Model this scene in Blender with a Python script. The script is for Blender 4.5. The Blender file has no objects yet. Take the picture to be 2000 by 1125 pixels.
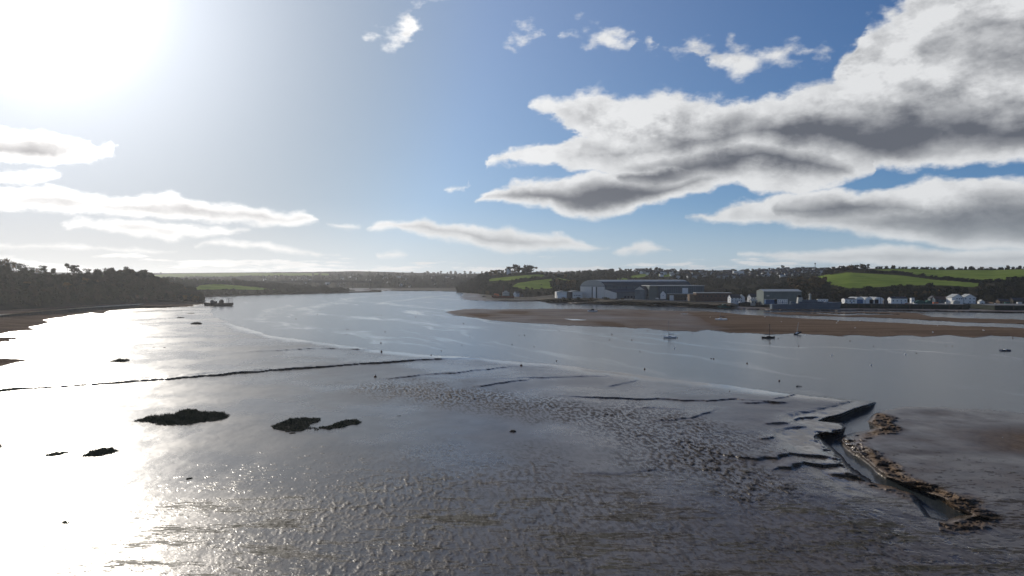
import bpy, bmesh, math, random
import numpy as np
from mathutils import Vector, Matrix
R = math.radians
scene = bpy.context.scene
COL = scene.collection

# ------------------------------------------------------------------ camera
CH = 40.0                      # height of the drone above the low tide water
FP = 1400.0                    # focal length in photo pixels (2000 wide)
TH = math.atan(19.5 / FP)      # looking a touch below the horizon
cam_d = bpy.data.cameras.new('camera'); cam = bpy.data.objects.new('camera', cam_d); COL.objects.link(cam)
cam.location = (0, 0, CH); cam.rotation_euler = (math.pi / 2 - TH, 0, 0)
cam_d.sensor_width = 36; cam_d.lens = 36 * FP / 2000; cam_d.clip_start = 1; cam_d.clip_end = 40000
scene.camera = cam

# ------------------------------------------------------------------ light and exposure
SUN_EL, SUN_AZ = R(19.6), R(-33.5)          # azimuth measured from +Y towards +X
scene.view_settings.view_transform = 'Standard'
scene.view_settings.look = 'None'
scene.view_settings.gamma = 1.0
scene.view_settings.use_curve_mapping = False
scene.view_settings.exposure = 0.06
sun_d = bpy.data.lights.new('sun', 'SUN'); sun = bpy.data.objects.new('sun', sun_d); COL.objects.link(sun)
sun_d.energy = 3.0; sun_d.angle = R(0.55); sun_d.color = (1.0, 0.93, 0.82)
SDIR = Vector((math.sin(SUN_AZ) * math.cos(SUN_EL), math.cos(SUN_AZ) * math.cos(SUN_EL), math.sin(SUN_EL)))
sun.rotation_euler = SDIR.to_track_quat('Z', 'Y').to_euler()
sun.location = (-300, 500, 400)
scene.cycles.use_denoising = True
scene.cycles.max_bounces = 6
scene.cycles.diffuse_bounces = 2
scene.cycles.glossy_bounces = 2
scene.cycles.transparent_max_bounces = 6
scene.cycles.volume_bounces = 0
scene.cycles.sample_clamp_indirect = 4

# ------------------------------------------------------------------ node expression helper
class E:
    nt = None
    def __init__(s, k): s.k = k
    @staticmethod
    def m(op, *a, clamp=False):
        n = E.nt.nodes.new('ShaderNodeMath'); n.operation = op; n.use_clamp = clamp
        for i, v in enumerate(a):
            if isinstance(v, E): E.nt.links.new(v.k, n.inputs[i])
            else: n.inputs[i].default_value = v
        return E(n.outputs[0])
    def __add__(s, o): return E.m('ADD', s, o)
    __radd__ = __add__
    def __sub__(s, o): return E.m('SUBTRACT', s, o)
    def __rsub__(s, o): return E.m('SUBTRACT', o, s)
    def __mul__(s, o): return E.m('MULTIPLY', s, o)
    __rmul__ = __mul__
    def __truediv__(s, o): return E.m('DIVIDE', s, o)
def emin(a, b): return E.m('MINIMUM', a, b)
def emax(a, b): return E.m('MAXIMUM', a, b)
def clamp01(a): return E.m('ADD', a, 0.0, clamp=True)
def rng(v, a, b, c=0.0, d=1.0, smooth=True):
    n = E.nt.nodes.new('ShaderNodeMapRange'); n.interpolation_type = 'SMOOTHSTEP' if smooth else 'LINEAR'
    n.clamp = True
    E.nt.links.new(v.k, n.inputs[0])
    for i, x in enumerate((a, b, c, d)): n.inputs[i + 1].default_value = x
    return E(n.outputs[0])
def vec(x, y, z):
    n = E.nt.nodes.new('ShaderNodeCombineXYZ')
    for i, v in enumerate((x, y, z)):
        if isinstance(v, E): E.nt.links.new(v.k, n.inputs[i])
        else: n.inputs[i].default_value = v
    return n.outputs[0]
def noise(v, scale, detail=4, rough=0.5, lac=2.0, dist=0.0, out=0):
    n = E.nt.nodes.new('ShaderNodeTexNoise'); E.nt.links.new(v, n.inputs['Vector'])
    n.inputs['Scale'].default_value = scale; n.inputs['Detail'].default_value = detail
    n.inputs['Roughness'].default_value = rough; n.inputs['Lacunarity'].default_value = lac
    n.inputs['Distortion'].default_value = dist
    return E(n.outputs[out])
def mixc(f, a, b):
    n = E.nt.nodes.new('ShaderNodeMix'); n.data_type = 'RGBA'
    if isinstance(f, E): E.nt.links.new(f.k, n.inputs[0])
    else: n.inputs[0].default_value = f
    for i, c in ((6, a), (7, b)):
        if isinstance(c, tuple): n.inputs[i].default_value = (*c, 1)
        else: E.nt.links.new(c, n.inputs[i])
    return n.outputs[2]
def scalec(c, f):
    n = E.nt.nodes.new('ShaderNodeVectorMath'); n.operation = 'SCALE'
    if isinstance(c, tuple): n.inputs[0].default_value = c
    else: E.nt.links.new(c, n.inputs[0])
    E.nt.links.new(f.k, n.inputs['Scale']); return n.outputs[0]
def addc(a, b):
    n = E.nt.nodes.new('ShaderNodeVectorMath'); n.operation = 'ADD'
    for i, c in enumerate((a, b)):
        if isinstance(c, tuple): n.inputs[i].default_value = c
        else: E.nt.links.new(c, n.inputs[i])
    return n.outputs[0]

# ------------------------------------------------------------------ world: Nishita sky with cumulus clouds
world = bpy.data.worlds.new('World'); scene.world = world; world.use_nodes = True
E.nt = nt = world.node_tree; nt.nodes.clear()
tc = nt.nodes.new('ShaderNodeTexCoord')
sep = nt.nodes.new('ShaderNodeSeparateXYZ'); nt.links.new(tc.outputs['Generated'], sep.inputs[0])
dx, dy, dz = E(sep.outputs[0]), E(sep.outputs[1]), E(sep.outputs[2])
sky = nt.nodes.new('ShaderNodeTexSky'); sky.sky_type = 'NISHITA'; sky.sun_disc = False
sky.sun_elevation = SUN_EL; sky.sun_rotation = SUN_AZ
sky.altitude = 40; sky.air_density = 0.62; sky.dust_density = 0.3; sky.ozone_density = 5.0
SKY_STRENGTH = 0.095

az = E.m('ARCTAN2', dx, dy)                              # direction of a cloud: azimuth ...
ve = dz / E.m('SQRT', dx * dx + dy * dy + 1e-6)          # ... and tangent of its elevation
AZR = 0.80; VR = 0.60                                    # range covered by the cloud outlines
def az_v(px, py):
    x = (px - 1000) / FP; u = (562.5 - py) / FP
    d = Vector((x, math.cos(TH) + u * math.sin(TH), -math.sin(TH) + u * math.cos(TH)))
    return math.atan2(d.x, d.y), d.z / math.hypot(d.x, d.y)
def curve(pts, inp):
    """a smooth outline v(azimuth) through the given points"""
    n = nt.nodes.new('ShaderNodeFloatCurve'); nt.links.new(inp.k, n.inputs[1])
    c = n.mapping.curves[0]; n.mapping.extend = 'HORIZONTAL'
    P = [((a / AZR + 1) / 2, (v + 0.05) / VR) for a, v in pts]
    for i, (a, v) in enumerate(P):
        if i < 2: c.points[i].location = (a, v)
        else: c.points.new(a, v)
    for p in c.points: p.handle_type = 'VECTOR'
    n.mapping.use_clip = False; n.mapping.update()
    return E(n.outputs[0])
def layer(masses, a, v):
    """signed depth inside a row of clouds, each given by its upper and lower outline"""
    top, bot = [], []
    lastx = -260
    dead = 700
    def put(lst, px, py): lst.append(az_v(px, py))
    for t, b in masses:
        xs = sorted(set([p[0] for p in t] + [p[0] for p in b]))
        tx, ty = zip(*t); bx, by = zip(*b)
        x0, x1 = xs[0], xs[-1]; ym = (ty[0] + by[0]) / 2; ye = (ty[-1] + by[-1]) / 2
        if x0 - 14 > lastx:
            put(top, x0 - 13, ym + 22); put(bot, x0 - 13, ym - 22)
        for x in xs:
            put(top, x, float(np.interp(x, tx, ty))); put(bot, x, float(np.interp(x, bx, by)))
        put(top, x1 + 13, ye + 22); put(bot, x1 + 13, ye - 22)
        lastx = x1
    top.sort(); bot.sort()
    T = curve(top, a); B = curve(bot, a)
    return emin(T - v, v - B)

ua0 = (az / AZR + 1) * 0.5
uv0 = (ve + 0.05) / VR
pv = vec(az, ve * 1.5, 0.0)
pv_s = vec(az + 0.010, ve * 1.5 - 0.019, 0.0)            # a step away from the sun
n_lo = noise(pv, 7.0, 3, 0.5)
n_hi = noise(pv, 22.0, 9, 0.62, 2.1)
n_hs = noise(pv_s, 22.0, 5, 0.62, 2.1)
nc = nt.nodes.new('ShaderNodeTexNoise'); nt.links.new(pv, nc.inputs['Vector'])
nc.inputs['Scale'].default_value = 16; nc.inputs['Detail'].default_value = 6; nc.inputs['Roughness'].default_value = 0.6
nsep = nt.nodes.new('ShaderNodeSeparateColor'); nt.links.new(nc.outputs['Color'], nsep.inputs[0])
wx, wy = E(nsep.outputs[0]) - 0.5, E(nsep.outputs[1]) - 0.5
amp = rng(ve, 0.01, 0.25, 0.35, 1.0, smooth=False)
A = ua0 + wx * amp * 0.055
V = uv0 + wy * amp * 0.075

L1 = [([(-250,246),(0,247),(60,250),(130,262),(180,268),(205,285),(225,270),(232,285)], [(-250,322),(0,322),(100,324),(160,318),(205,308),(225,306),(232,292)]),
      ([(713,62),(740,44),(775,34),(800,14),(830,4),(868,-14)], [(713,80),(740,92),(765,98),(795,88),(808,55),(830,24),(868,12)]),
      ([(982,54),(1010,50),(1035,58),(1064,56)], [(982,74),(1010,94),(1035,90),(1064,78)]),
      ([(1098,66),(1120,50),(1170,40),(1215,52),(1234,66)], [(1098,82),(1130,88),(1170,96),(1200,108),(1234,96)]),
      ([(1246,80),(1262,76),(1280,84)], [(1246,92),(1262,104),(1280,98)]),
      ([(1292,98),(1320,84),(1365,80),(1395,92),(1440,78),(1480,96),(1520,96),(1560,84),(1605,96),(1622,112)],
       [(1292,106),(1330,114),(1362,110),(1375,150),(1400,152),(1440,168),(1480,142),(1520,134),(1560,120),(1605,122),(1622,124)])]
L2 = [([(-250,322),(0,326),(60,328),(100,336),(124,344)], [(-250,356),(0,356),(60,358),(124,352)]),
      ([(1036,208),(1060,192),(1120,180),(1165,164),(1230,182),(1300,168),(1345,184),(1440,196),(1500,190),(1560,162),(1600,146),(1622,150),(1640,120),(1672,74),(1690,24),(1740,6),(1790,-60),(1900,-120),(2000,-160),(2300,-200)],
       [(1036,218),(1070,236),(1110,256),(1170,300),(1250,330),(1400,345),(1640,342),(1700,338),(1850,330),(2000,314),(2300,300)])]
L3 = [([(-250,352),(0,358),(80,364),(150,372),(230,382),(340,374),(370,392),(430,394),(500,400),(560,410),(600,407),(622,422)],
       [(-250,410),(0,414),(100,418),(200,424),(300,432),(400,440),(500,440),(580,446),(622,440)]),
      ([(870,364),(890,361),(914,364)], [(870,370),(890,374),(914,369)]),
      ([(925,316),(960,302),(1050,276),(1130,262),(1300,240),(1700,280)], [(925,322),(1000,330),(1080,326),(1170,340),(1300,352),(1430,364),(1480,382),(1560,382),(1640,366),(1700,344)])]
L4 = [([(110,436),(150,424),(250,424),(330,434),(400,448),(490,440)], [(110,446),(200,454),(300,468),(340,476),(400,470),(490,448)]),
      ([(632,436),(670,432),(712,437)], [(632,444),(670,450),(712,446)]),
      ([(930,388),(960,362),(1000,350),(1080,348),(1150,332),(1250,316),(1400,310),(1500,330)], [(930,394),(1000,403),(1070,406),(1110,424),(1150,431),(1200,427),(1290,402),(1340,388),(1420,366),(1500,350)])]
L5 = [([(-250,470),(0,474),(100,476),(220,482),(350,490)], [(-250,492),(0,490),(100,488),(220,492),(350,496)]),
      ([(718,438),(740,430),(800,427),(830,424),(860,434),(920,437),(960,444),(990,436),(1030,450),(1090,454),(1110,464),(1150,476),(1195,480)],
       [(718,450),(790,456),(860,470),(930,488),(980,498),(1050,496),(1120,493),(1195,488)]),
      ([(1340,420),(1400,404),(1450,388),(1520,374),(1600,364),(1640,360),(1690,376),(1740,360),(1830,346),(1900,334),(1960,342),(2000,344),(2300,330)],
       [(1340,430),(1420,432),(1500,438),(1560,446),(1640,452),(1740,468),(1830,484),(1900,494),(2000,494),(2300,495)])]
L6 = [([(376,480),(430,464),(500,468),(560,478),(600,488),(670,494)], [(376,490),(430,482),(500,486),(560,496),(600,500),(670,502)]),
      ([(732,492),(760,487),(796,494)], [(732,502),(760,503),(796,502)]),
      ([(1195,490),(1240,474),(1262,471),(1300,480),(1312,488)], [(1195,498),(1240,498),(1262,498),(1300,496),(1312,495)]),
      ([(1440,494),(1475,488),(1530,488),(1600,484),(1720,474),(1850,484),(2000,480),(2300,470)], [(1440,502),(1475,504),(1530,512),(1600,520),(1720,524),(1850,528),(2000,530),(2300,530)])]
n_mid = noise(pv, 26.0, 4, 0.55)
field = None
for L in (L1, L2, L3, L4, L5, L6):
    f = layer(L, A, V); field = f if field is None else emax(field, f)
field = field + (n_hi - 0.5) * amp * 0.055 - rng(ve, 0.22, 0.33) * (0.55 - n_mid) * 0.16
# streaky low cloud along the horizon and scattered cloud in the rest of the sky
pst = vec(az * 1.0, ve * 7.0, 3.0)
n_st = noise(pst, 9.0, 7, 0.58)
low = (n_st - 0.50) * 0.20 - rng(ve, 0.018, 0.045, 0.0, 0.06) + rng(ve, -0.02, 0.02, 0.022, 0.0) - rng(ve, -0.02, -0.005, 0.5, 0.0)
front = rng(dy, -0.05, 0.25)
plan = noise(vec(dx / (dz + 0.12), dy / (dz + 0.12), 7.0), 0.9, 7, 0.6)
wide = (plan - 0.56) * 0.35 - front * 0.2
field = emax(emax(field, low), wide)
alpha = rng(field / (1.0 + 2.4 * rng(ve, 0.2, 0.32)), -0.003, 0.013)
thick = rng(field, 0.0, 0.075)

# dark undersides
nd = nt.nodes.new('ShaderNodeTexNoise'); nt.links.new(pv, nd.inputs['Vector'])
nd.inputs['Scale'].default_value = 9; nd.inputs['Detail'].default_value = 3; nd.inputs['Roughness'].default_value = 0.5
dsep = nt.nodes.new('ShaderNodeSeparateColor'); nt.links.new(nd.outputs['Color'], dsep.inputs[0])
qx, qy = E(dsep.outputs[0]) - 0.5, E(dsep.outputs[1]) - 0.5
SA = ua0 + qx * 0.07 * amp + wx * 0.026; SV = uv0 + qy * 0.10 * amp + wy * 0.036
def soft(masses, s): return rng(layer(masses, SA, SV), -0.030, s)
S1 = [([(-250,262),(0,264),(80,262),(140,270),(175,288)], [(-250,316),(0,316),(80,316),(140,312),(175,300)]),
      ([(1800,90),(1840,60),(1900,50),(2000,40),(2300,20)], [(1800,110),(1860,150),(1950,168),(2000,170),(2300,190)])]
S2 = [([(1130,282),(1170,272),(1270,270),(1350,252),(1440,232),(1520,214),(1600,208),(1700,196),(1790,180),(1850,196),(1950,196),(2300,185)],
       [(1130,292),(1190,304),(1300,304),(1440,296),(1500,300),(1600,318),(1700,322),(1800,314),(1900,308),(2300,296)])]
S3 = [([(-250,385),(0,384),(100,384),(200,396),(330,400),(420,408),(520,412),(590,418)], [(-250,408),(0,408),(100,412),(200,416),(330,424),(420,432),(520,432),(590,430)]),
      ([(1190,332),(1290,312),(1400,302),(1500,298),(1590,306),(1670,340)], [(1190,350),(1290,352),(1400,342),(1500,332),(1590,338),(1670,344)])]
S4 = [([(200,438),(250,434),(320,446),(380,460)], [(200,446),(250,450),(320,466),(380,468)]),
      ([(935,384),(1000,364),(1080,360),(1150,352),(1250,350),(1400,348)], [(935,390),(1000,395),(1080,401),(1140,420),(1200,417),(1300,388),(1370,367),(1400,356)]),
      ([(1520,402),(1580,396),(1640,384),(1700,388),(1760,400),(1810,416)], [(1520,416),(1580,430),(1640,432),(1700,428),(1760,424),(1810,418)])]
S5 = [([(730,444),(800,438),(880,444),(960,456),(1060,466),(1160,480)], [(730,448),(800,452),(880,470),(960,490),(1060,492),(1160,488)]),
      ([(1420,424),(1500,426),(1600,424),(1700,426),(1800,410),(1860,392),(1950,380),(2300,370)], [(1420,430),(1500,436),(1600,446),(1700,458),(1800,474),(1900,486),(2000,488),(2300,488)])]
S6 = [([(1560,505),(1700,495),(1850,500),(2300,488)], [(1560,515),(1700,520),(1850,524),(2300,528)])]
dark = None
for S, w, s in ((S1, 0.95, 0.035), (S2, 1.05, 0.065), (S3, 1.05, 0.030), (S4, 1.05, 0.036), (S5, 0.92, 0.040), (S6, 0.6, 0.02)):
    d_ = soft(S, s) * w
    if S is S1: d_ = d_ * rng(az, 0.2, 0.5, 1.0, 0.55)
    dark = d_ if dark is None else emax(dark, d_)
dark = dark * rng(field, 0.004, 0.032)
relief = rng(n_hi - n_hs, -0.13, 0.13, -0.5, 0.5, smooth=False)
n_b = noise(pv, 11.0, 7, 0.60); n_bs = noise(vec(az + 0.020, ve * 1.5 - 0.036, 0.0), 11.0, 5, 0.60)
relief = relief * 0.8 + rng(n_b - n_bs, -0.17, 0.17, -0.6, 0.6, smooth=False)
body = noise(pv, 13.0, 5, 0.55)
shade = clamp01(dark * 0.90 + thick * 0.10 + (body - 0.5) * thick * 0.42 - relief * (0.12 + 0.34 * thick) * (1.0 - dark * 0.75) + 0.02)
# light scattered forward round the sun brightens cloud near it
dsun = dx * SDIR.x + dy * SDIR.y + dz * SDIR.z
glow = E.m('POWER', emax(dsun, 0.0), 9.0)
glow2 = E.m('POWER', emax(dsun, 0.0), 60.0)
bright = 0.76 + glow * 0.62 + glow2 * 1.2
lit = mixc(glow, (0.98, 0.99, 1.0), (1.0, 0.975, 0.95))
lit = scalec(lit, bright)
drk = mixc(glow, (0.128, 0.137, 0.160), (0.50, 0.485, 0.49))
drk = scalec(drk, 0.95 + glow2 * 0.0)
cloud = mixc(shade, lit, drk)
# distant cloud fades to the pale horizon air
skyc = scalec(sky.outputs[0], E.m('ADD', 0.0, SKY_STRENGTH))
def vm(op, a, b):
    n = nt.nodes.new('ShaderNodeVectorMath'); n.operation = op
    for i, c in enumerate((a, b)):
        if isinstance(c, tuple): n.inputs[i].default_value = c
        else: nt.links.new(c, n.inputs[i])
    return n.outputs[0]
k_ = rng(dx * SDIR.x + dy * SDIR.y + dz * SDIR.z, 0.86, 0.985, 1.0, 2.6)
skyc = vm('MULTIPLY', skyc, (0.84, 1.08, 1.42))
skyc = vm('DIVIDE', skyc, vm('ADD', (1, 1, 1), scalec(skyc, k_)))
aur = E.m('POWER', emax(dsun, 0.0), 46.0) * 0.64 + E.m('POWER', emax(dsun, 0.0), 600.0) * 12.0 + E.m('POWER', emax(dsun, 0.0), 5.0) * 0.30
skyc = addc(skyc, scalec((0.96, 0.98, 1.04), aur))
aer = rng(ve, 0.0, 0.12, 0.45, 0.0)
cloud = mixc(aer, cloud, mixc(glow, (0.52, 0.58, 0.62), (0.92, 0.86, 0.79)))
skyc = mixc(rng(ve, 0.0, 0.11, 0.6, 0.0), skyc, mixc(glow, (0.50, 0.60, 0.66), (1.0, 0.93, 0.86)))
full = mixc(alpha * 0.97, skyc, cloud)
bg = nt.nodes.new('ShaderNodeBackground'); nt.links.new(full, bg.inputs[0]); bg.inputs[1].default_value = 1.0
wo = nt.nodes.new('ShaderNodeOutputWorld'); nt.links.new(bg.outputs[0], wo.inputs[0])
world.cycles.sampling_method = 'MANUAL'; world.cycles.sample_map_resolution = 512

# ================================================================== projection of photo positions onto the real place
def ray(px, py):
    px = np.asarray(px, float); py = np.asarray(py, float)
    x = (px - 1000) / FP; u = (562.5 - py) / FP
    return x, math.cos(TH) + u * math.sin(TH), -math.sin(TH) + u * math.cos(TH)
def at_z(px, py, z=0.0):
    x, y, w = ray(px, py); t = (z - CH) / w
    return x * t, y * t
def at_y(px, py, Y):
    x, y, w = ray(px, py); t = Y / y
    return x * t, CH + w * t
def G(px, py, z=0.0):
    X, Y = at_z(px, py, z); return Vector((float(X), float(Y), z))
def H(px, py, Y):
    X, Z = at_y(px, py, Y); return Vector((float(X), float(Y), float(Z)))

# ------------------------------------------------------------------ numpy noise
_rs = np.random.RandomState(7); _perm = _rs.permutation(512); _perm = np.concatenate([_perm, _perm, _perm])
_ang = _rs.rand(512) * 2 * np.pi; _gx, _gy = np.cos(_ang), np.sin(_ang)
def pnoise(x, y):
    xi = np.floor(x).astype(np.int64); yi = np.floor(y).astype(np.int64); xf = x - xi; yf = y - yi
    xi &= 511; yi &= 511
    u = xf * xf * (3 - 2 * xf); v = yf * yf * (3 - 2 * yf)
    def g(i, j, fx, fy):
        h = _perm[_perm[i & 511] + (j & 511)]; return _gx[h] * fx + _gy[h] * fy
    a = g(xi, yi, xf, yf); b = g(xi + 1, yi, xf - 1, yf); c = g(xi, yi + 1, xf, yf - 1); d = g(xi + 1, yi + 1, xf - 1, yf - 1)
    return (a + u * (b - a)) * (1 - v) + (c + u * (d - c)) * v
def fbm(x, y, o=4, g=0.5, off=0.0):
    s = 0; a = 1.0
    for i in range(o):
        s = s + a * pnoise(x + off + i * 17.3, y + off * 1.7 - i * 9.1); x = x * 2.03; y = y * 2.03; a *= g
    return s
def sst(a, b, x):
    t = np.clip((x - a) / (b - a), 0, 1); return t * t * (3 - 2 * t)
def seg_dist(X, Y, P, closed):
    """unsigned distance to a polyline, with inside test when closed"""
    P = np.asarray(P, float); n = len(P); best = np.full(X.shape, 1e9); ins = np.zeros(X.shape, bool)
    for i in range(n if closed else n - 1):
        ax, ay = P[i]; bx, by = P[(i + 1) % n]; ex, ey = bx - ax, by - ay; L = ex * ex + ey * ey + 1e-9
        t = np.clip(((X - ax) * ex + (Y - ay) * ey) / L, 0, 1)
        best = np.minimum(best, (X - ax - t * ex) ** 2 + (Y - ay - t * ey) ** 2)
        if closed and ey != 0:
            c = ((ay > Y) != (by > Y)) & (X < ex * (Y - ay) / ey + ax); ins ^= c
    best = np.sqrt(best)
    return np.where(ins, best, -best) if closed else best
def plan(pts): return np.stack(at_z([p[0] for p in pts], [p[1] for p in pts]), 1)

# ------------------------------------------------------------------ materials
def mat(name, fn):
    m = bpy.data.materials.new(name); m.use_nodes = True; E.nt = m.node_tree; E.nt.nodes.clear()
    b = E.nt.nodes.new('ShaderNodeBsdfPrincipled'); o = E.nt.nodes.new('ShaderNodeOutputMaterial')
    E.nt.links.new(b.outputs[0], o.inputs[0]); fn(b); return m
def setv(b, k, v):
    s = b.inputs[k]
    if isinstance(v, E): E.nt.links.new(v.k, s)
    elif isinstance(v, tuple): s.default_value = (*v, 1) if len(v) == 3 else v
    elif isinstance(v, (int, float)): s.default_value = v
    else: E.nt.links.new(v, s)
def attr(n):
    a = E.nt.nodes.new('ShaderNodeAttribute'); a.attribute_name = n; return E(a.outputs['Fac'])
def opos():
    t = E.nt.nodes.new('ShaderNodeTexCoord'); s = E.nt.nodes.new('ShaderNodeSeparateXYZ')
    E.nt.links.new(t.outputs['Object'], s.inputs[0]); return E(s.outputs[0]), E(s.outputs[1]), E(s.outputs[2]), t.outputs['Object']
def bump(b, h, dist, strength=1.0):
    n = E.nt.nodes.new('ShaderNodeBump'); E.nt.links.new(h.k, n.inputs['Height'])
    if isinstance(dist, E): E.nt.links.new(dist.k, n.inputs['Distance'])
    else: n.inputs['Distance'].default_value = dist
    n.inputs['Strength'].default_value = strength
    E.nt.links.new(n.outputs[0], b.inputs['Normal'])
def m_plain(name, c, rough=0.6, var=0.25, sc=0.6, metal=0.0):
    def f(b):
        x, y, z, p = opos(); n = noise(p, sc, 5, 0.6)
        setv(b, 'Base Color', mixc(rng(n, 0.3, 0.7), tuple(v * (1 - var) for v in c), tuple(min(1, v * (1 + var)) for v in c)))
        setv(b, 'Roughness', rough); setv(b, 'Metallic', metal); setv(b, 'Specular IOR Level', 0.5 if rough < 0.4 else 0.12)
    return mat(name, f)

def f_ground(b):
    x, y, z, p = opos()
    sand, weed, lump, grass, mnd, pool = attr('sand'), attr('weed'), attr('lump'), attr('grass'), attr('mound'), attr('pool')
    big = noise(p, 0.03, 5, 0.6); fine = noise(vec(x * 0.9, y * 0.45, z), 1.1, 6, 0.62)
    mid = noise(vec(x * 0.10, y * 0.10, 3.0), 1.0, 5, 0.6)
    mud = mixc(rng(mid, 0.3, 0.7), (0.066, 0.052, 0.042), (0.112, 0.090, 0.073))
    sandc = mixc(rng(fine, 0.3, 0.72), (0.130, 0.088, 0.058), (0.240, 0.170, 0.116))
    sandc = mixc(rng(noise(vec(x * 0.008, y * 0.05, 9.0), 1.0, 6, 0.65), 0.42, 0.66), sandc, (0.090, 0.062, 0.043))
    c = mixc(sand, mud, sandc)
    # wrack and algae crust: thresholded clumps drawn out by the ebb
    clump = noise(vec(x * 0.34 + y * 0.08, y * 1.05, z), 1.5, 8, 0.70)
    wk = rng(clump + weed * 0.34 - 0.27, 0.49, 0.55) * rng(weed, 0.02, 0.15)
    wk = emax(wk, attr('crust') * 0.7)
    c = mixc(wk * 0.85, c, mixc(rng(big, 0.4, 0.6), (0.042, 0.032, 0.022), (0.058, 0.052, 0.028)))
    c = mixc(mnd * 0.9, c, (0.030, 0.025, 0.021))
    c = mixc(grass, c, mixc(rng(fine, 0.3, 0.7), (0.026, 0.032, 0.014), (0.050, 0.052, 0.024)))
    setv(b, 'Base Color', c)
    film = noise(vec(x * 0.02 + y * 0.004, y * 0.018, 0.0), 1.0, 6, 0.62)
    wet = rng(film, 0.38, 0.62, 0.35, 0.23)
    r = (wet + sand * 0.55 + wk * 0.34 + grass * 0.5 + mnd * 0.5) * (1.0 - pool * 0.72)
    setv(b, 'Roughness', E.m('MINIMUM', r, 0.95))
    setv(b, 'Specular IOR Level', emax(0.47 - sand * 0.62 - wk * 0.25 - grass * 0.5 - mnd * 0.38 + pool * 0.1, 0.0))
    b.inputs['Specular Tint'].default_value = (1.0, 0.90, 0.81, 1)
    rip = noise(vec(x * 1.0 + y * 0.25, y * 1.6, z), 1.2, 5, 0.6)
    grain = noise(vec(x * 0.8 + y * 0.2, y * 2.2, z), 1.9, 6, 0.65)
    h = (rip * (lump * 0.05 + 0.016) + fine * 0.016 + grain * rng(weed + lump, 0.0, 0.4, 0.012, 0.032)) * (1.0 - pool) + wk * (0.03 + 0.06 * fine)
    bump(b, h, 1.0, 1.0)
M_ground = mat('tidal_mud_and_sand', f_ground)

def f_water(b):
    x, y, z, p = opos()
    setv(b, 'Base Color', (0.042, 0.050, 0.054)); b.inputs['IOR'].default_value = 1.33
    w = noise(vec(x * 0.0015, y * 0.0015, 2.0), 1.0, 3, 0.5)
    al, ac = x * 0.37 - y * 0.93, x * 0.93 + y * 0.37          # along and across the ebb
    slick = noise(vec(al * 0.0028 + w, ac * 0.022 + w * 2.0, 1.0), 1.0, 7, 0.60)
    fine = noise(vec(al * 0.012, ac * 0.09, 5.0), 1.0, 6, 0.65)
    s = slick * 0.66 + fine * 0.34
    calm = emax(rng(s, 0.55, 0.66) * 0.8, attr('slick') * rng(fine, 0.3, 0.6) * 0.85)
    setv(b, 'Roughness', E.m('ADD', 0.19, calm * -0.13))
    wav = noise(vec(x * 1.3 + y * 0.2, y * 0.8, 0.0), 0.5, 5, 0.6)
    bump(b, wav, emax(0.11 - calm * 0.09, 0.015), 1.0)
M_water = mat('estuary_water', f_water)

# ------------------------------------------------------------------ the tidal ground: river bed, mud flats, sand bar
RIVER_BANK = [(430,596),(421,606),(432,622),(470,640),(520,654),(600,667),(700,678),(745,684),(860,695),(955,701),(1100,713),(1300,738),(1500,762),(1600,774),(1716,786)]
CHAN_L = [(1716,786),(1690,795),(1655,806),(1622,815),(1600,822),(1640,825),(1652,834),(1640,845),(1595,850),(1612,866),(1636,886),(1655,902),(1680,926),(1708,944),(1750,955),(1786,966),(1800,986),(1822,1010),(1848,1018)]
CHAN_R = [(1884,1004),(1850,985),(1838,974),(1800,960),(1768,948),(1726,934),(1706,916),(1682,898),(1656,878),(1630,858),(1645,850),(1690,842),(1712,836),(1692,824),(1704,812),(1732,802),(1770,795),(1850,796),(1930,801),(2000,808),(2150,818),(2600,840),(3600,880)]
FLAT = RIVER_BANK + CHAN_L + CHAN_R + [(3600,3400),(-1800,3400),(-1800,640),(-900,620),(-300,610),(0,600),(200,594),(390,589)]
BAR = [(862,609),(900,604),(1000,603),(1150,603.5),(1300,605),(1400,609),(1450,614),(1520,618),(1560,621),(1640,625),(1720,629),(1800,633),(1900,637),(2000,641),(2300,652),(2300,668),(2000,660),(1940,657),(1900,661),(1860,655),(1800,659),(1780,656),(1720,659),(1660,654),(1640,657),(1560,652),(1500,654),(1460,651),(1420,651),(1385,645),(1360,649),(1330,646),(1300,646),(1262,641),(1240,642),(1180,638),(1110,637),(1060,633),(1000,629),(940,624),(880,617)]
BAR2 = [(1470,610),(1560,609),(1700,609),(1800,611),(1860,615),(2000,621),(2300,628),(2300,644),(2000,634.5),(1900,631),(1800,625),(1700,621),(1620,618.5),(1540,616)]
SHORE = [(888,569),(905,573),(897,579),(905,586),(940,588),(1000,588),(1060,588.5),(1090,592),(1200,594),(1300,598),(1400,603),(1500,606.5),(1700,607.5),(1860,609),(2000,612),(2300,616),(3600,625),(3600,555),(740,555),(735,568),(820,567.8)]
MIDSHORE = [(390,589),(400,579),(430,578),(500,575.5),(560,573),(640,571.5),(700,570.6),(738,569.5),(742,567.5),(738,555),(-1800,555),(-1800,612),(-300,608),(0,600)]
BEACH = [(-900,760),(-200,672),(0,652),(18,648),(50,645),(83,643),(70,637),(125,627),(98,624),(150,617),(176,611),(208,613),(225,606),(270,602),(320,602),(392,598),(398,592),(390,586),(200,586),(0,590),(-900,600)]
BEACH2 = [(-300,702),(0,700),(40,700),(63,703),(30,708),(0,716),(-300,735)]
BEACH3 = [(-200,657),(0,659),(26,658),(34,662),(15,664),(34,668),(0,668),(-200,676)]
SANDPATCH = [(1830,838),(1920,832),(2010,828),(2200,824),(2200,905),(2000,896),(1920,888),(1850,876),(1905,868),(1880,852)]
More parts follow.
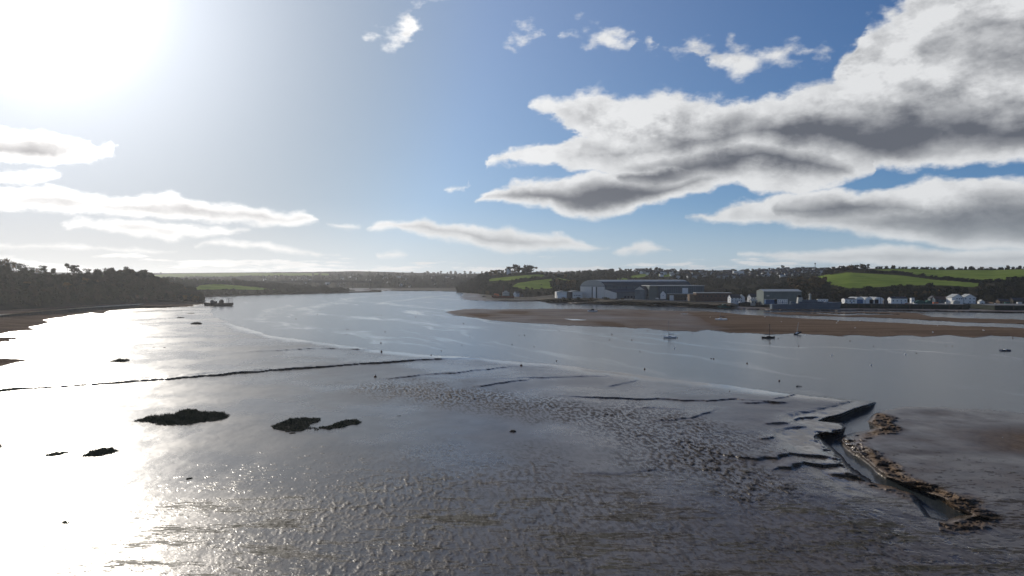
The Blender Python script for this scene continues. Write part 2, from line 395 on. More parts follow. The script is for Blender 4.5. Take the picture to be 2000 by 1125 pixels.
PUDDLES = [[(1101,622.5),(1120,623),(1155,625),(1118,625.8)], [(1330,612),(1344,612.4),(1342,613.6),(1330,613.4)]]
BACKPOOLS = [[(1800,613),(1860,613.5),(2000,618),(2200,624),(2200,629),(2000,625),(1900,622),(1830,619)], [(1560,611.5),(1700,612.5),(1760,615),(1640,615)]]
SCARPS = [  # outline of each little mud cliff, height, metres over which it falls away behind
    ([(-60,768),(0,763),(150,754),(300,742.5),(380,736),(450,730),(600,719),(750,708),(860,701.5),(955,700)], 0.78, 10),
    ([(150,752),(300,737),(450,726),(600,715),(740,705)], 0.25, 3),
    ([(430,692),(520,686),(620,680.5),(745,684)], 0.40, 6),
    ([(560,678),(640,676),(700,679)], 0.16, 4),
    ([(720,744),(820,733),(900,728),(960,721),(1020,715)], 0.38, 8),
    ([(915,758),(960,752),(1000,746),(1042,741)], 0.38, 8),
    ([(950,740),(1050,738),(1100,736),(1150,735),(1215,734)], 0.30, 7),
    ([(1180,756),(1215,750),(1250,743)], 0.30, 5),
    ([(1050,771),(1120,775),(1200,778.5),(1300,781),(1380,785),(1440,779.5),(1500,784),(1570,786)], 0.50, 8),
    ([(1430,787),(1500,788),(1545,787)], 0.40, 5),
    ([(1500,783),(1532,777),(1545,773),(1560,770)], 0.45, 5),
    ([(1265,823),(1320,821),(1350,817),(1375,808),(1412,798)], 0.30, 5),
    ([(1240,800),(1300,797),(1340,801)], 0.28, 6),
    ([(1480,830),(1540,826),(1560,820),(1605,813)], 0.40, 5),
    ([(1395,886),(1450,892),(1520,894),(1600,893),(1640,896)], 0.6, 6),
    ([(1490,914),(1560,912),(1610,914),(1655,906)], 0.6, 6),
    ([(1610,934),(1660,932),(1692,942)], 0.6, 5),
    ([(1480,858),(1500,857),(1515,853)], 0.4, 3),
    ([(1110,936),(1180,930),(1240,928),(1300,922)], 0.12, 5),
    ([(1000,1150),(900,1090)], 0.0, 2),
    ([(700,752),(640,760)], 0.0, 2)]
LUMPS = [([(630,752),(760,742),(860,742),(1000,764),(1120,780),(1240,786),(1420,826),(1500,852),(1420,890),(1330,880),(1200,848),(1050,826),(900,806),(760,786)], 1.0),
         ([(1130,830),(1300,800),(1460,826),(1540,870),(1540,905),(1640,950),(1600,1010),(1420,1010),(1280,960),(1200,900)], 1.0),
         ([(1650,985),(1780,985),(1850,1060),(1990,1090),(1990,1180),(1700,1180),(1500,1000)], 0.8),
         ([(420,1000),(700,900),(1000,880),(1300,930),(1700,1000),(2060,1080),(2060,1200),(300,1200)], 0.45), ([(560,880),(800,860),(1100,850),(1250,900),(1000,960),(620,960)], 0.22)]
def build_ground():
    pxs = np.concatenate([np.linspace(-1800, -400, 24)[:-1], np.linspace(-400, -40, 40)[:-1], np.linspace(-40, 2040, 1210), np.linspace(2040, 2400, 50)[1:], np.linspace(2400, 3600, 20)[1:]])
    pys = np.concatenate([[549.5, 551, 553, 555.5], np.linspace(558, 660, 130)[:-1], np.linspace(660, 1140, 380), np.linspace(1150, 1400, 40), np.linspace(1440, 3400, 30)])
    PX, PY = np.meshgrid(pxs, pys); X, Y = at_z(PX, PY)
    # uneven edges: warp the plan a little before measuring
    d = np.hypot(X, Y)
    wsc = np.clip(d / 250, 0.5, 4.0)
    WX = X + fbm(X / (9 * wsc), Y / (22 * wsc), 5, 0.55, 3.1) * 2.2 * wsc
    WY = Y + fbm(X / (12 * wsc), Y / (22 * wsc), 5, 0.55, 9.7) * 3.0 * wsc * np.clip(d / 300, 0.6, 3)
    flat = seg_dist(WX, WY, plan(FLAT), True)
    chl = seg_dist(WX, WY, plan(CHAN_L[:15]), False); chlow = seg_dist(WX, WY, plan(CHAN_L[14:] + CHAN_R[:4]), False)
    chr_ = seg_dist(WX, WY, plan(CHAN_R[2:15]), False)
    bar = seg_dist(WX, WY, plan(BAR), True); bar2 = seg_dist(WX, WY, plan(BAR2), True)
    shore = seg_dist(WX, WY, plan(SHORE), True); mids = seg_dist(WX, WY, plan(MIDSHORE), True)
    beach = seg_dist(WX, WY, plan(BEACH), True)
    b23 = np.maximum(seg_dist(WX, WY, plan(BEACH2), True), seg_dist(WX, WY, plan(BEACH3), True))
    swave = fbm(X / 40, Y / 60, 4, 0.5, 1.0)
    z = np.full(X.shape, -0.5)
    zf = 0.04 + 0.45 * sst(0, 60, flat) + 0.25 * swave * sst(5, 60, flat)
    # deep banks of the drainage channel
    bank = 2.3 * (1 - sst(6, 60, chl)) * sst(-1, 11.0, chl)
    bank2 = 2.2 * (1 - sst(7, 60, chr_)) * sst(0, 5.0, chr_) * sst(1745, 1690, PX * 0 + np.minimum(PX, 1745)) if False else 2.0 * (1 - sst(7, 55, chr_)) * sst(0, 5.5, chr_)
    bank3 = 1.7 * (1 - sst(5, 40, chlow)) * sst(0, 6, chlow)
    zf = zf + np.maximum(np.maximum(bank, bank2), bank3) * sst(0, 1.2, flat) * (1 + 0.06 * fbm(X / 5, Y / 7, 5, .6, 15.))
    # slumped clods on the sunny bank
    clod = fbm(X / 2.6, Y / 3.2, 5, 0.55, 4.0) * 1.2
    clodm = sst(0.2, 2.0, chr_) * (1 - sst(4.0, 8.0, chr_ + 2.5 * fbm(X / 9, Y / 12, 3, .5, 8.))) * (PX < 1960) * (PX > 1590)
    clodb = sst(0.2, 2.0, chlow) * (1 - sst(3, 7, chlow)) * (PX > 1835) * (PX < 1980)
    clodm = np.maximum(clodm, clodb)
    zf = zf + clodm * (0.55 * clod + 0.3 * np.abs(pnoise(X / 0.8, Y / 1.1)))
    for pts, h, L in SCARPS:
        if h == 0: continue
        P = plan(pts); x0, x1 = min(p[0] for p in pts) - 30, max(p[0] for p in pts) + 30
        y0, y1 = min(p[1] for p in pts) - 34, max(p[1] for p in pts) + 14
        m = (PX > x0) & (PX < x1) & (PY > y0) & (PY < y1)
        yl = np.interp(PX[m], [p[0] for p in pts], [p[1] for p in pts])
        wig = fbm(X[m] / 13, Y[m] * 0, 5, 0.55, h * 31) * 4.0
        _, Yl = at_z(PX[m], yl); s = Y[m] - Yl + wig      # metres behind the lip
        xa, xb = pts[0][0], pts[-1][0]; t = (PX[m] - xa) / (xb - xa)
        taper = sst(-0.02, 0.05 if h > .6 else 0.25, t) * (1 - sst(0.86, 1.01, t)) * (0.72 + 0.5 * fbm(X[m] / 14, Y[m] * 0, 3, 0.5, 5 + L))
        sw = np.clip(Y[m] / 300, .5, 1.3)
        zf[m] += h * (1.0 if h > .7 else 1.1) * taper * sst(-0.7 * sw, 2.6 * sw, s) * np.exp(-np.maximum(s - 3, 0) / L)
    lump = np.zeros(X.shape)
    for pts, w in LUMPS:
        s = seg_dist(WX + 6 * fbm(X / 8, Y / 30, 4, .6, 2.), WY + 14 * fbm(X / 10, Y / 20, 4, .6, 6.), plan(pts), True); lump = np.maximum(lump, w * sst(-8, 22, s) * np.clip(.8 + .8 * fbm(X / 14, Y / 30, 3, .55, 66.), .2, 1))
    msz = 1.0 + 0.35 * fbm(X / 30, Y / 40, 3, .5, 44.)
    mound = np.maximum(fbm(X / 0.95 + 0.13 * Y, Y / 2.3, 4, 0.6, 12.0) * msz, -0.15)
    zf = zf + lump * mound * 0.29
    # crusty wrack towards the camera
    near = sst(190, 120, Y) if False else 1 - sst(118, 185, Y + 14 * fbm(X / 18, Y / 14, 4, .55, 21.))
    band = fbm(X / 16 + Y / 60, Y / 4.2, 4, 0.55, 33.0)
    weed = np.clip(near * (0.55 + 0.9 * band), 0, 1) * (1 - 0.55 * sst(-10, -60, X)) if False else np.clip(near * (0.55 + 0.9 * band), 0, 1)
    weed = weed * sst(-80, -52, X)
    cl = fbm(X / 2.2 + Y * 0.1, Y / 0.8, 4, 0.6, 41.0)
    wk = sst(0.08, 0.34, cl + (weed - 0.75) * 0.55) * sst(0.03, 0.2, weed)
    zf = zf + 0.03 * fbm(X / 3, Y / 5, 3, .5, 50.)
    # shallow trickles
    z = np.where(flat > 0, zf, z)
    z = np.where((flat <= 0) & (flat > -6), -0.5 * sst(0, -6, flat), z)
    edge = fbm(X / 25, Y / 90, 4, .5, 60.)
    z = np.maximum(z, np.where(bar > 0, 0.02 + 0.9 * sst(0, 55, bar) + 0.12 * edge * sst(0, 30, bar), -9))
    z = np.maximum(z, np.where(bar2 > 0, 0.02 + 0.5 * sst(0, 40, bar2) + 0.25 * edge, -9))
    yard = sst(1030, 1080, PX) * (1 - sst(1425, 1455, PX))
    z = np.maximum(z, np.where(shore > 0, 0.05 + 1.4 * sst(0, 45, shore) + yard * 4.6 * sst(25, 150, shore), -9))
    z = np.maximum(z, np.where(mids > 0, 0.05 + 2.2 * sst(0, 70, mids), -9))
    z = np.maximum(z, np.where(beach > 0, 0.15 + 3.4 * sst(0, 90, beach), -9))
    z = np.maximum(z, np.where(b23 > 0, 0.1 + 1.0 * sst(0, 20, b23), -9))
    pool = np.zeros(X.shape)
    for p in PUDDLES:
        pool = np.maximum(pool, sst(-1, 2, seg_dist(X, Y, plan(p), True)))
    pool = np.maximum(pool, sst(0, 1.5, flat) * (1 - sst(3, 16, flat + 5 * fbm(X / 30, Y / 60, 3, .5, 2.2))) * (1 - sst(1640, 1720, PX)) * sst(425, 470, PX) * 0.85)
    pr = sst(-3, 8, seg_dist(WX, WY, plan([(1640,935),(1760,960),(1800,1010),(1880,1040),(1960,1060),(2010,1125),(1900,1180),(1700,1130),(1620,1000)]), True))
    pool = np.maximum(pool, pr * sst(0.20, 0.34, fbm(X / 2.4 + Y * .1, Y / 1.9, 4, .55, 71.)))
    for p in BACKPOOLS:
        s = seg_dist(WX, WY, plan(p), True); z = np.where(s > -8, np.minimum(z, -0.25 - 0.02 * s + 0.9 * sst(0, -8, s)), z)
    t = (CH - z) / CH                                    # keep each point on its own line of sight
    VX, VY = X * t, Y * t
    sand = np.maximum.reduce([sst(0, 6, bar) * (0.62 + 0.5 * sst(1250, 1650, PX) + 0.35 * fbm(X / 60, Y / 150, 3, .5, 70.)), sst(0, 6, bar2) * 0.8,
                              sst(0, 4, beach) * 0.85, sst(0, 2, b23) * 0.8, sst(0, 10, shore) * 0.35, sst(0, 10, mids) * 0.35])
    sp = seg_dist(WX + 8 * fbm(X / 15, Y / 30, 4, .5, 80.), WY, plan(SANDPATCH), True)
    sand = np.maximum(sand, 0.75 * sst(-6, 14, sp)); sand = np.maximum(sand, clodm * 0.75)
    rightflat = sst(0, 8, flat) * sst(1640, 1720, PX) * (PY > 790) * (chr_ < 400) * sst(-2, 6, (PX - 1650) - (PY - 860) * 1.7)
    sand = np.maximum(sand, rightflat * (0.08 + 0.30 * fbm(X / 12, Y / 8, 4, .55, 90.)))
    sand = np.clip(sand, 0, 1)
    grass = np.clip(sst(0, 30, shore - 30) * 0.45 * (PX < 1440), 0, 1)
    nr, nc_ = X.shape
    me = bpy.data.meshes.new('ground')
    co = np.stack([VX, VY, z], -1).reshape(-1, 3)
    i = np.arange(nr * nc_).reshape(nr, nc_)
    f = np.stack([i[:-1, :-1], i[1:, :-1], i[1:, 1:], i[:-1, 1:]], -1).reshape(-1, 4)
    me.vertices.add(len(co)); me.vertices.foreach_set('co', co.astype(np.float32).ravel())
    me.loops.add(f.size); me.loops.foreach_set('vertex_index', f.astype(np.int32).ravel())
    me.polygons.add(len(f)); me.polygons.foreach_set('loop_start', np.arange(0, f.size, 4, dtype=np.int32))
    me.polygons.foreach_set('use_smooth', np.ones(len(f), bool))
    me.update(calc_edges=True)
    sand = sand * (1 - np.where(PX > 1000, pool, 0)); mnd = lump * sst(-0.03, 0.15, mound)
    for nm, a in (('mound', mnd), ('pool', pool), ('crust', wk), ('sand', sand), ('weed', weed), ('lump', np.clip(lump, 0, 1)), ('grass', grass)):
        at = me.attributes.new(nm, 'FLOAT', 'POINT'); at.data.foreach_set('value', np.broadcast_to(a, X.shape).astype(np.float32).ravel())
    me.materials.append(M_ground)
    o = bpy.data.objects.new('tidal_ground', me); COL.objects.link(o); o['kind'] = 'structure'
build_ground()

def sheet(name, m, x0, y0, x1, y1, z):
    me = bpy.data.meshes.new(name); me.from_pydata([(x0, y0, z), (x1, y0, z), (x1, y1, z), (x0, y1, z)], [], [(0, 1, 2, 3)])
    me.materials.append(m); o = bpy.data.objects.new(name, me); COL.objects.link(o); o['kind'] = 'structure'; return o

SLICKS = [([(900,571),(860,573),(780,575),(720,579),(680,583),(668,588),(640,594),(608,601),(598,606),(612,612),(660,618),(740,624),(900,640)], 9),
          ([(880,576),(820,582),(760,590),(745,594),(800,598),(900,606)], 7), ([(560,599),(520,606),(500,618),(520,628),(600,640),(760,660)], 5),
          ([(700,588),(760,594),(850,600)], 6), ([(840,640),(980,668),(1100,690),(1210,712)], 1.6), ([(900,618),(1050,646),(1200,660),(1290,672)], 2.2),
          ([(1130,664),(1300,690),(1480,716),(1620,742)], 1.6), ([(1180,700),(1400,738),(1590,770)], 2.2), ([(1420,668),(1600,680),(1760,692),(1990,700)], 2.0),
          ([(1300,665),(1420,676),(1560,700)], 1.4), ([(640,648),(760,668),(900,690)], 2.0), ([(700,655),(820,664),(870,676)], 1.2), ([(1100,650),(1180,655),(1330,655)], 3)]
def build_water():
    pxs = np.concatenate([[-9000, -3000, -1200], np.linspace(-300, 2300, 420), [3000, 5000, 11000]]); pys = np.concatenate([[549, 552, 556, 560], np.linspace(564, 700, 230), np.linspace(701, 900, 120), [1000, 1400, 3400]])
    PX, PY = np.meshgrid(pxs, pys); X, Y = at_z(PX, PY); s = np.zeros(X.shape)
    WX = X + 12 * fbm(X / 60, Y / 200, 4, .55, 3.3); WY = Y + 45 * fbm(X / 60, Y / 120, 4, .6, 7.7)
    for pts, w in SLICKS:
        wd = w * (1 + 0.7 * fbm(X / 50, Y / 150, 3, .5, w)); d = seg_dist(WX, WY, plan(pts), False) * 1.0; s = np.maximum(s, (1 - sst(wd * .2, wd * 2.6, d)) * np.clip(0.62 + 0.8 * fbm(X / 40, Y / 70, 4, .6, w + 2), 0.15, 1))
    i = np.arange(X.size).reshape(X.shape); F = np.stack([i[:-1, :-1], i[1:, :-1], i[1:, 1:], i[:-1, 1:]], -1).reshape(-1, 4)
    me = bpy.data.meshes.new('water'); V = np.stack([X, Y, np.zeros(X.shape)], -1).reshape(-1, 3)
    me.vertices.add(len(V)); me.vertices.foreach_set('co', V.astype(np.float32).ravel()); me.loops.add(F.size); me.loops.foreach_set('vertex_index', F.astype(np.int32).ravel())
    me.polygons.add(len(F)); me.polygons.foreach_set('loop_start', np.arange(0, F.size, 4, dtype=np.int32)); me.update(calc_edges=True)
    at = me.attributes.new('slick', 'FLOAT', 'POINT'); at.data.foreach_set('value', s.astype(np.float32).ravel()); me.materials.append(M_water)
    o = bpy.data.objects.new('water', me); COL.objects.link(o); o['kind'] = 'structure'
build_water()
sheet('sea_bed', M_ground, -9000, -2500, 9000, 9000, -1.2)

# ================================================================== object helpers
def tag(o, label=None, cat=None, group=None, kind=None):
    if label: o['label'] = label
    if cat: o['category'] = cat
    if group: o['group'] = group
    if kind: o['kind'] = kind
    return o
def empty(name, loc, rz=0.0, label=None, cat=None, group=None):
    o = bpy.data.objects.new(name, None); COL.objects.link(o); o.location = loc; o.rotation_euler = (0, 0, rz)
    o.empty_display_size = 0.5
    return tag(o, label, cat, group)
def copy_tree(o, parent=None):
    c = o.copy(); COL.objects.link(c); c.parent = parent
    for ch in list(o.children): copy_tree(ch, c)
    return c
class MB:
    """collects shapes for ONE mesh"""
    def __init__(s): s.v = []; s.f = []; s.mi = []; s.cur = 0
    def add(s, vs, fs):
        n = len(s.v); s.v += [tuple(v) for v in vs]; s.f += [tuple(i + n for i in f) for f in fs]; s.mi += [s.cur] * len(fs); return s
    def box(s, x0, x1, y0, y1, z0, z1, M=None):
        vs = [Vector(p) for p in ((x0,y0,z0),(x1,y0,z0),(x1,y1,z0),(x0,y1,z0),(x0,y0,z1),(x1,y0,z1),(x1,y1,z1),(x0,y1,z1))]
        if M: vs = [M @ v for v in vs]
        return s.add(vs, [(0,3,2,1),(4,5,6,7),(0,1,5,4),(1,2,6,5),(2,3,7,6),(3,0,4,7)])
    def prism(s, poly, a, b, axis='y'):
        """extrude a closed outline (pairs) along an axis from a to b"""
        n = len(poly)
        def P(p, t): return {'y': (p[0], t, p[1]), 'x': (t, p[0], p[1]), 'z': (p[0], p[1], t)}[axis]
        vs = [P(p, a) for p in poly] + [P(p, b) for p in poly]
        return s.add(vs, [tuple(range(n)), tuple(range(2 * n - 1, n - 1, -1))] + [(i, (i + 1) % n, n + (i + 1) % n, n + i)[::-1] for i in range(n)])
    def tube(s, pts, r, n=6, r1=None):
        pts = [Vector(p) for p in pts]; m = len(pts); base = len(s.v); r1 = r if r1 is None else r1
        for k, p in enumerate(pts):
            d = (pts[min(k + 1, m - 1)] - pts[max(k - 1, 0)]).normalized()
            u = d.cross(Vector((0, 0, 1)) if abs(d.z) < .9 else Vector((1, 0, 0))).normalized(); w = d.cross(u)
            rr = r + (r1 - r) * k / max(m - 1, 1)
            for j in range(n):
                a = 2 * math.pi * j / n; s.v.append(tuple(p + (u * math.cos(a) + w * math.sin(a)) * rr))
        for k in range(m - 1):
            for j in range(n):
                s.f.append((base + k * n + j, base + k * n + (j + 1) % n, base + (k + 1) * n + (j + 1) % n, base + (k + 1) * n + j)); s.mi.append(s.cur)
        s.f.append(tuple(base + j for j in range(n))[::-1]); s.f.append(tuple(base + (m - 1) * n + j for j in range(n))); s.mi += [s.cur] * 2
        return s
    def lathe(s, prof, n=12, c=(0, 0, 0)):
        base = len(s.v)
        for r, z in prof:
            for j in range(n):
                a = 2 * math.pi * j / n; s.v.append((c[0] + r * math.cos(a), c[1] + r * math.sin(a), c[2] + z))
        for k in range(len(prof) - 1):
            for j in range(n):
                s.f.append((base + k * n + j, base + k * n + (j + 1) % n, base + (k + 1) * n + (j + 1) % n, base + (k + 1) * n + j)); s.mi.append(s.cur)
        s.f.append(tuple(base + j for j in range(n))[::-1]); s.f.append(tuple(base + (len(prof) - 1) * n + j for j in range(n))); s.mi += [s.cur] * 2
        return s
    def build(s, name, m, parent=None, smooth=False):
        me = bpy.data.meshes.new(name); me.from_pydata(s.v, [], s.f)
        for k in (m if isinstance(m, (list, tuple)) else [m]): me.materials.append(k)
        me.polygons.foreach_set('material_index', s.mi)
        if smooth: me.polygons.foreach_set('use_smooth', [True] * len(s.f))
        me.update(); o = bpy.data.objects.new(name, me); COL.objects.link(o); o.parent = parent; return o
def np_mesh(name, V, F, m, smooth=False, attrs=None):
    """mesh from arrays; every face has the same number of corners"""
    me = bpy.data.meshes.new(name); k = F.shape[1]
    me.vertices.add(len(V)); me.vertices.foreach_set('co', V.astype(np.float32).ravel())
    me.loops.add(F.size); me.loops.foreach_set('vertex_index', F.astype(np.int32).ravel())
    me.polygons.add(len(F)); me.polygons.foreach_set('loop_start', np.arange(0, F.size, k, dtype=np.int32))
    if smooth: me.polygons.foreach_set('use_smooth', np.ones(len(F), bool))
    me.update(calc_edges=True)
    for a, v in (attrs or {}).items():
        t = me.attributes.new(a, 'FLOAT', 'POINT'); t.data.foreach_set('value', v.astype(np.float32).ravel())
    me.materials.append(m); return me
def link(name, me, parent=None):
    o = bpy.data.objects.new(name, me); COL.objects.link(o); o.parent = parent; return o

# ------------------------------------------------------------------ materials for the land
def f_land(b):
    x, y, z, p = opos(); fld = attr('field')
    n = noise(p, 0.018, 6, 0.6); st = noise(vec(x * 0.02, y * 0.10, 0.0), 1.0, 5, 0.6)
    g = mixc(rng(n, 0.3, 0.7), (0.115, 0.170, 0.030), (0.190, 0.245, 0.052))
    g = mixc(rng(st, 0.45, 0.75), g, (0.250, 0.280, 0.060))
    sc = mixc(rng(noise(p, 0.06, 6, 0.65), 0.35, 0.65), (0.020, 0.021, 0.011), (0.055, 0.045, 0.028))
    setv(b, 'Base Color', mixc(rng(fld, 0.35, 0.65), sc, g)); setv(b, 'Roughness', 0.95); setv(b, 'Specular IOR Level', 0.0)
M_land = mat('hill_grass_and_scrub', f_land)
def f_leaf(b):
    t = attr('tint'); oi = E.nt.nodes.new('ShaderNodeObjectInfo'); r = E(oi.outputs['Random'])
    x, y, z, p = opos(); s = emax(t, r * attr('usernd'))
    a = mixc(rng(s, 0.0, 0.45, smooth=False), (0.027, 0.028, 0.015), (0.056, 0.054, 0.026))
    a = mixc(rng(s, 0.45, 0.75, smooth=False), a, (0.085, 0.066, 0.038)); a = mixc(rng(s, 0.78, 1.0, smooth=False), a, (0.16, 0.10, 0.032))
    setv(b, 'Base Color', a); setv(b, 'Roughness', 0.95); setv(b, 'Specular IOR Level', 0.05)
M_leaf = mat('foliage', f_leaf)
M_bark = m_plain('bark', (0.045, 0.036, 0.028), 0.9)

# ------------------------------------------------------------------ hills
class Hill:
    """ridge between a foot line and a crest line, both given where the photo shows them: (px, py, distance)"""
    def __init__(s, name, foot, crest, zf=None, ease=0.8, nu=160, nt_=40, fields=(), back=400, rough=2.0):
        s.foot, s.crest, s.ease, s.zf = foot, crest, ease, zf
        s.x0 = max(foot[0][0], crest[0][0]); s.x1 = min(foot[-1][0], crest[-1][0]); s.rough = rough
        s.back = back; s.fields = fields
        u = np.linspace(s.x0, s.x1, nu); t = np.concatenate([np.linspace(0, 1, nt_), [1.12, 1.3, 1.6]])
        U, T = np.meshgrid(u, t); V = s.pos(U, T)
        px, py = to_px(V); fm = np.zeros(U.shape)
        for poly in fields:
            d_ = seg_dist(px + 3 * fbm(V[..., 0] / 30, V[..., 1] / 50, 3), py * 4, [(a, b * 4) for a, b in poly], True)
            fm = np.maximum(fm, sst(-1.5, 1.5, d_))
        fm *= (T <= 1.13)
        nr, nc_ = U.shape; i = np.arange(nr * nc_).reshape(nr, nc_)
        F = np.stack([i[:-1, :-1], i[:-1, 1:], i[1:, 1:], i[1:, :-1]], -1).reshape(-1, 4)
        o = link(name, np_mesh(name, V.reshape(-1, 3), F, M_land, True, {'field': fm})); o['kind'] = 'structure'; s.o = o
    def pos(s, px, t):
        px = np.asarray(px, float); t = np.asarray(t, float)
        f = np.array(s.foot, float); c = np.array(s.crest, float)
        Yf = np.interp(px, f[:, 0], f[:, 2]); Yc = np.interp(px, c[:, 0], c[:, 2])
        _, zf_ = at_y(px, np.interp(px, f[:, 0], f[:, 1]), Yf); _, zc = at_y(px, np.interp(px, c[:, 0], c[:, 1]), Yc)
        if s.zf is not None: zf_ = np.full(px.shape, s.zf)
        tt = np.clip(t, 0, 1); over = np.maximum(t - 1, 0)
        Y = Yf + (Yc - Yf) * tt + over * s.back
        z = zf_ + (zc - zf_) * tt ** s.ease - (zc - zf_) * 1.2 * over ** 1.3
        x, yy, w = ray(px, 543); X = x / yy * Y
        z = z + s.rough * fbm(X / 60, Y / 90, 4, 0.5, 5.0) * np.minimum(1, 4 * tt * (1.05 - tt) + 0.1)
        return np.stack([X, Y, z], -1)
def to_px(V):
    X, Y, Z = V[..., 0], V[..., 1], V[..., 2] - CH
    dep = Y * math.cos(TH) - Z * math.sin(TH); up = Y * math.sin(TH) + Z * math.cos(TH)
    return 1000 + FP * X / dep, 562.5 - FP * up / dep

F_CENTRE = [[(1000,560),(1010,553),(1050,547),(1090,543),(1112,547),(1122,552),(1100,556),(1075,563),(1030,566)],
            [(942,550),(960,544),(1010,539),(1050,535),(1064,537),(1060,543),(1010,547),(975,548)]]
F_RIGHT = [[(1702,526.5),(1760,525),(1850,527.5),(1940,527.5),(2000,526),(2400,524),(2400,547),(2000,544),(1960,549),(1900,549),(1850,544),(1790,536),(1740,530)],
           [(1560,545),(1620,536),(1655,532),(1700,534.5),(1760,538),(1820,546),(1900,552),(1925,555),(1900,561),(1840,557),(1760,557),(1700,562),(1660,563),(1620,555)]]
F_MIDLEFT = [[(376,566),(390,557),(420,554),(500,560),(545,566),(500,566),(440,565)]]
F_FAR = [[(200,545),(330,534.5),(480,533),(640,534),(640,538),(480,539),(360,542)]]
F_TOWN = [[(1220,540),(1250,536),(1262,534),(1270,539),(1240,543)], [(1282,538),(1290,534.5),(1310,535),(1318,540),(1290,541)], [(1196,545),(1222,542),(1230,546),(1210,548)]]
h_far = Hill('far_hills', [(-900,552,3000),(3200,552,3000)], [(-900,530,6200),(0,531,6200),(330,533.5,6200),(480,532,6000),(600,531,5600),(700,529.5,5200),(800,532.5,5400),(900,535,5600),(1000,532,5400),(1200,530,5400),(3200,529,5000)], zf=6, fields=F_FAR, nu=300, back=2500, rough=9)
h_vale = Hill('valley_side', [(300,566,2700),(1000,566,2700)], [(300,545,3900),(500,542,3900),(620,540,3700),(750,539,3500),(900,541,3300),(1000,543,3000)], zf=2.5, nu=120, back=600, rough=5)
h_mid = Hill('wooded_shore_hill', [(200,590,1120),(300,582,1350),(390,579,1500),(440,577,1570),(500,575,1680),(560,573,1780),(640,571.5,1900),(700,570.5,1980),(745,570,2060)],
             [(200,548,1600),(330,548,1750),(400,551,1850),(450,552,1950),(520,556,2020),(600,563,2100),(700,568,2150),(745,569,2160)], zf=2.2, fields=F_MIDLEFT, nu=140, back=300)
h_left = Hill('left_headland', [(-900,650,690),(-300,630,750),(-100,618,780),(0,612,800),(100,605,870),(235,596,1010),(310,594,1090),(385,592,1150),(400,590,1180)],
              [(-900,500,900),(-300,515,930),(0,530,960),(60,533,975),(120,537,990),(200,538,1030),(250,536,1080),(290,541,1130),(330,558,1160),(370,573,1180),(400,587,1195)], zf=4.0, ease=0.7, nu=200, back=250, rough=2.5,
              fields=[[(95,543),(100,535),(128,536),(126,543)], [(-20,535),(0,527),(60,532),(60,536),(0,540)], [(175,540),(182,534),(205,535),(205,540)]])
h_town = Hill('town_hill', [(1040,572,1560),(1130,568,1560),(1400,566,1560),(1700,560,1650),(2600,560,1700)],
              [(1040,545,2100),(1090,537,2200),(1130,533.5,2300),(1200,530,2350),(1260,529,2350),(1330,530,2350),(1400,533,2450),(1450,531,2500),(1500,527.5,2500),(1560,524,2500),(1640,523,2500),(1700,525,2500),(2600,528,2500)], fields=F_TOWN, nu=220, back=900, rough=4)
h_centre = Hill('centre_headland', [(893,571,2050),(905,574,1950),(940,578,1720),(985,582,1520),(1040,584,1440),(1120,584,1400),(1200,584,1380),(1290,580,1450)],
                [(893,566,2080),(905,558,2060),(940,541,2000),(975,535,1950),(1010,532,1920),(1050,534,1900),(1090,539,1850),(1120,546,1800),(1200,556,1750),(1290,566,1700)], ease=0.75, fields=F_CENTRE, nu=180, back=400)
h_right = Hill('right_hill', [(1420,585,1200),(1500,588,1080),(1560,590,1010),(1700,592,985),(2000,592,985),(3200,592,985)],
               [(1420,580,1350),(1470,573,1400),(1530,560,1420),(1580,545,1450),(1620,533,1480),(1660,526,1500),(1700,524.5,1550),(1760,524,1600),(1850,526.5,1620),(1940,527,1600),(2000,525,1580),(2400,523,1550),(3200,530,1500)], ease=0.75, fields=F_RIGHT, nu=260, nt_=60, back=500)

# ------------------------------------------------------------------ trees
def crown_arrays(seed, n, H_=12.0, W=4.6, lo=0.25, leaf=1.0, kind='round', trunk=True):
    r = np.random.RandomState(seed); lobes = []
    k = {'round': 7, 'pine': 5, 'flat': 6, 'bare': 6, 'cone': 6}[kind]
    for i in range(k):
        a = r.rand() * 6.28; q = r.rand()
        if kind == 'pine': c = (math.cos(a) * W * .6 * r.rand(), math.sin(a) * W * .6 * r.rand(), H_ * (.38 + .54 * i / k)); s = (W * (.75 - .35 * i / k), W * (.75 - .35 * i / k), H_ * .07)
        elif kind == 'flat': c = (math.cos(a) * W * .6, math.sin(a) * W * .6, H_ * (.68 + .14 * q)); s = (W * .5, W * .5, H_ * .11)
        elif kind == 'cone': t = i / (k - 1); c = (0, 0, H_ * (.2 + .72 * t)); s = (W * (1 - t * .85) * .75, W * (1 - t * .85) * .75, H_ * .13)
        else: c = (math.cos(a) * W * .48 * q, math.sin(a) * W * .48 * q, H_ * (lo + .22 + (.70 - lo) * r.rand())); s = (W * (.38 + .22 * r.rand()),) * 2 + (H_ * (.13 + .08 * r.rand()),)
        lobes.append((c, s))
    li = r.randint(0, k, n); C = np.array([lobes[i][0] for i in li]); S = np.array([lobes[i][1] for i in li])
    d = r.normal(size=(n, 3)); d /= np.linalg.norm(d, axis=1)[:, None]; rad = r.rand(n, 1) ** (0.33 if kind != 'bare' else 0.6)
    P = C + d * S * rad
    u = r.normal(size=(n, 3)); u /= np.linalg.norm(u, axis=1)[:, None]; w = np.cross(u, r.normal(size=(n, 3))); w /= np.linalg.norm(w, axis=1)[:, None]
    sz = leaf * (0.6 + 0.8 * r.rand(n, 1)); wd = sz * (0.75 if kind != 'bare' else 0.22)
    V = np.stack([P + u * sz, P + w * wd, P - u * sz, P - w * wd], 1).reshape(-1, 3)
    F = np.arange(4 * n).reshape(-1, 4)
    return V, F
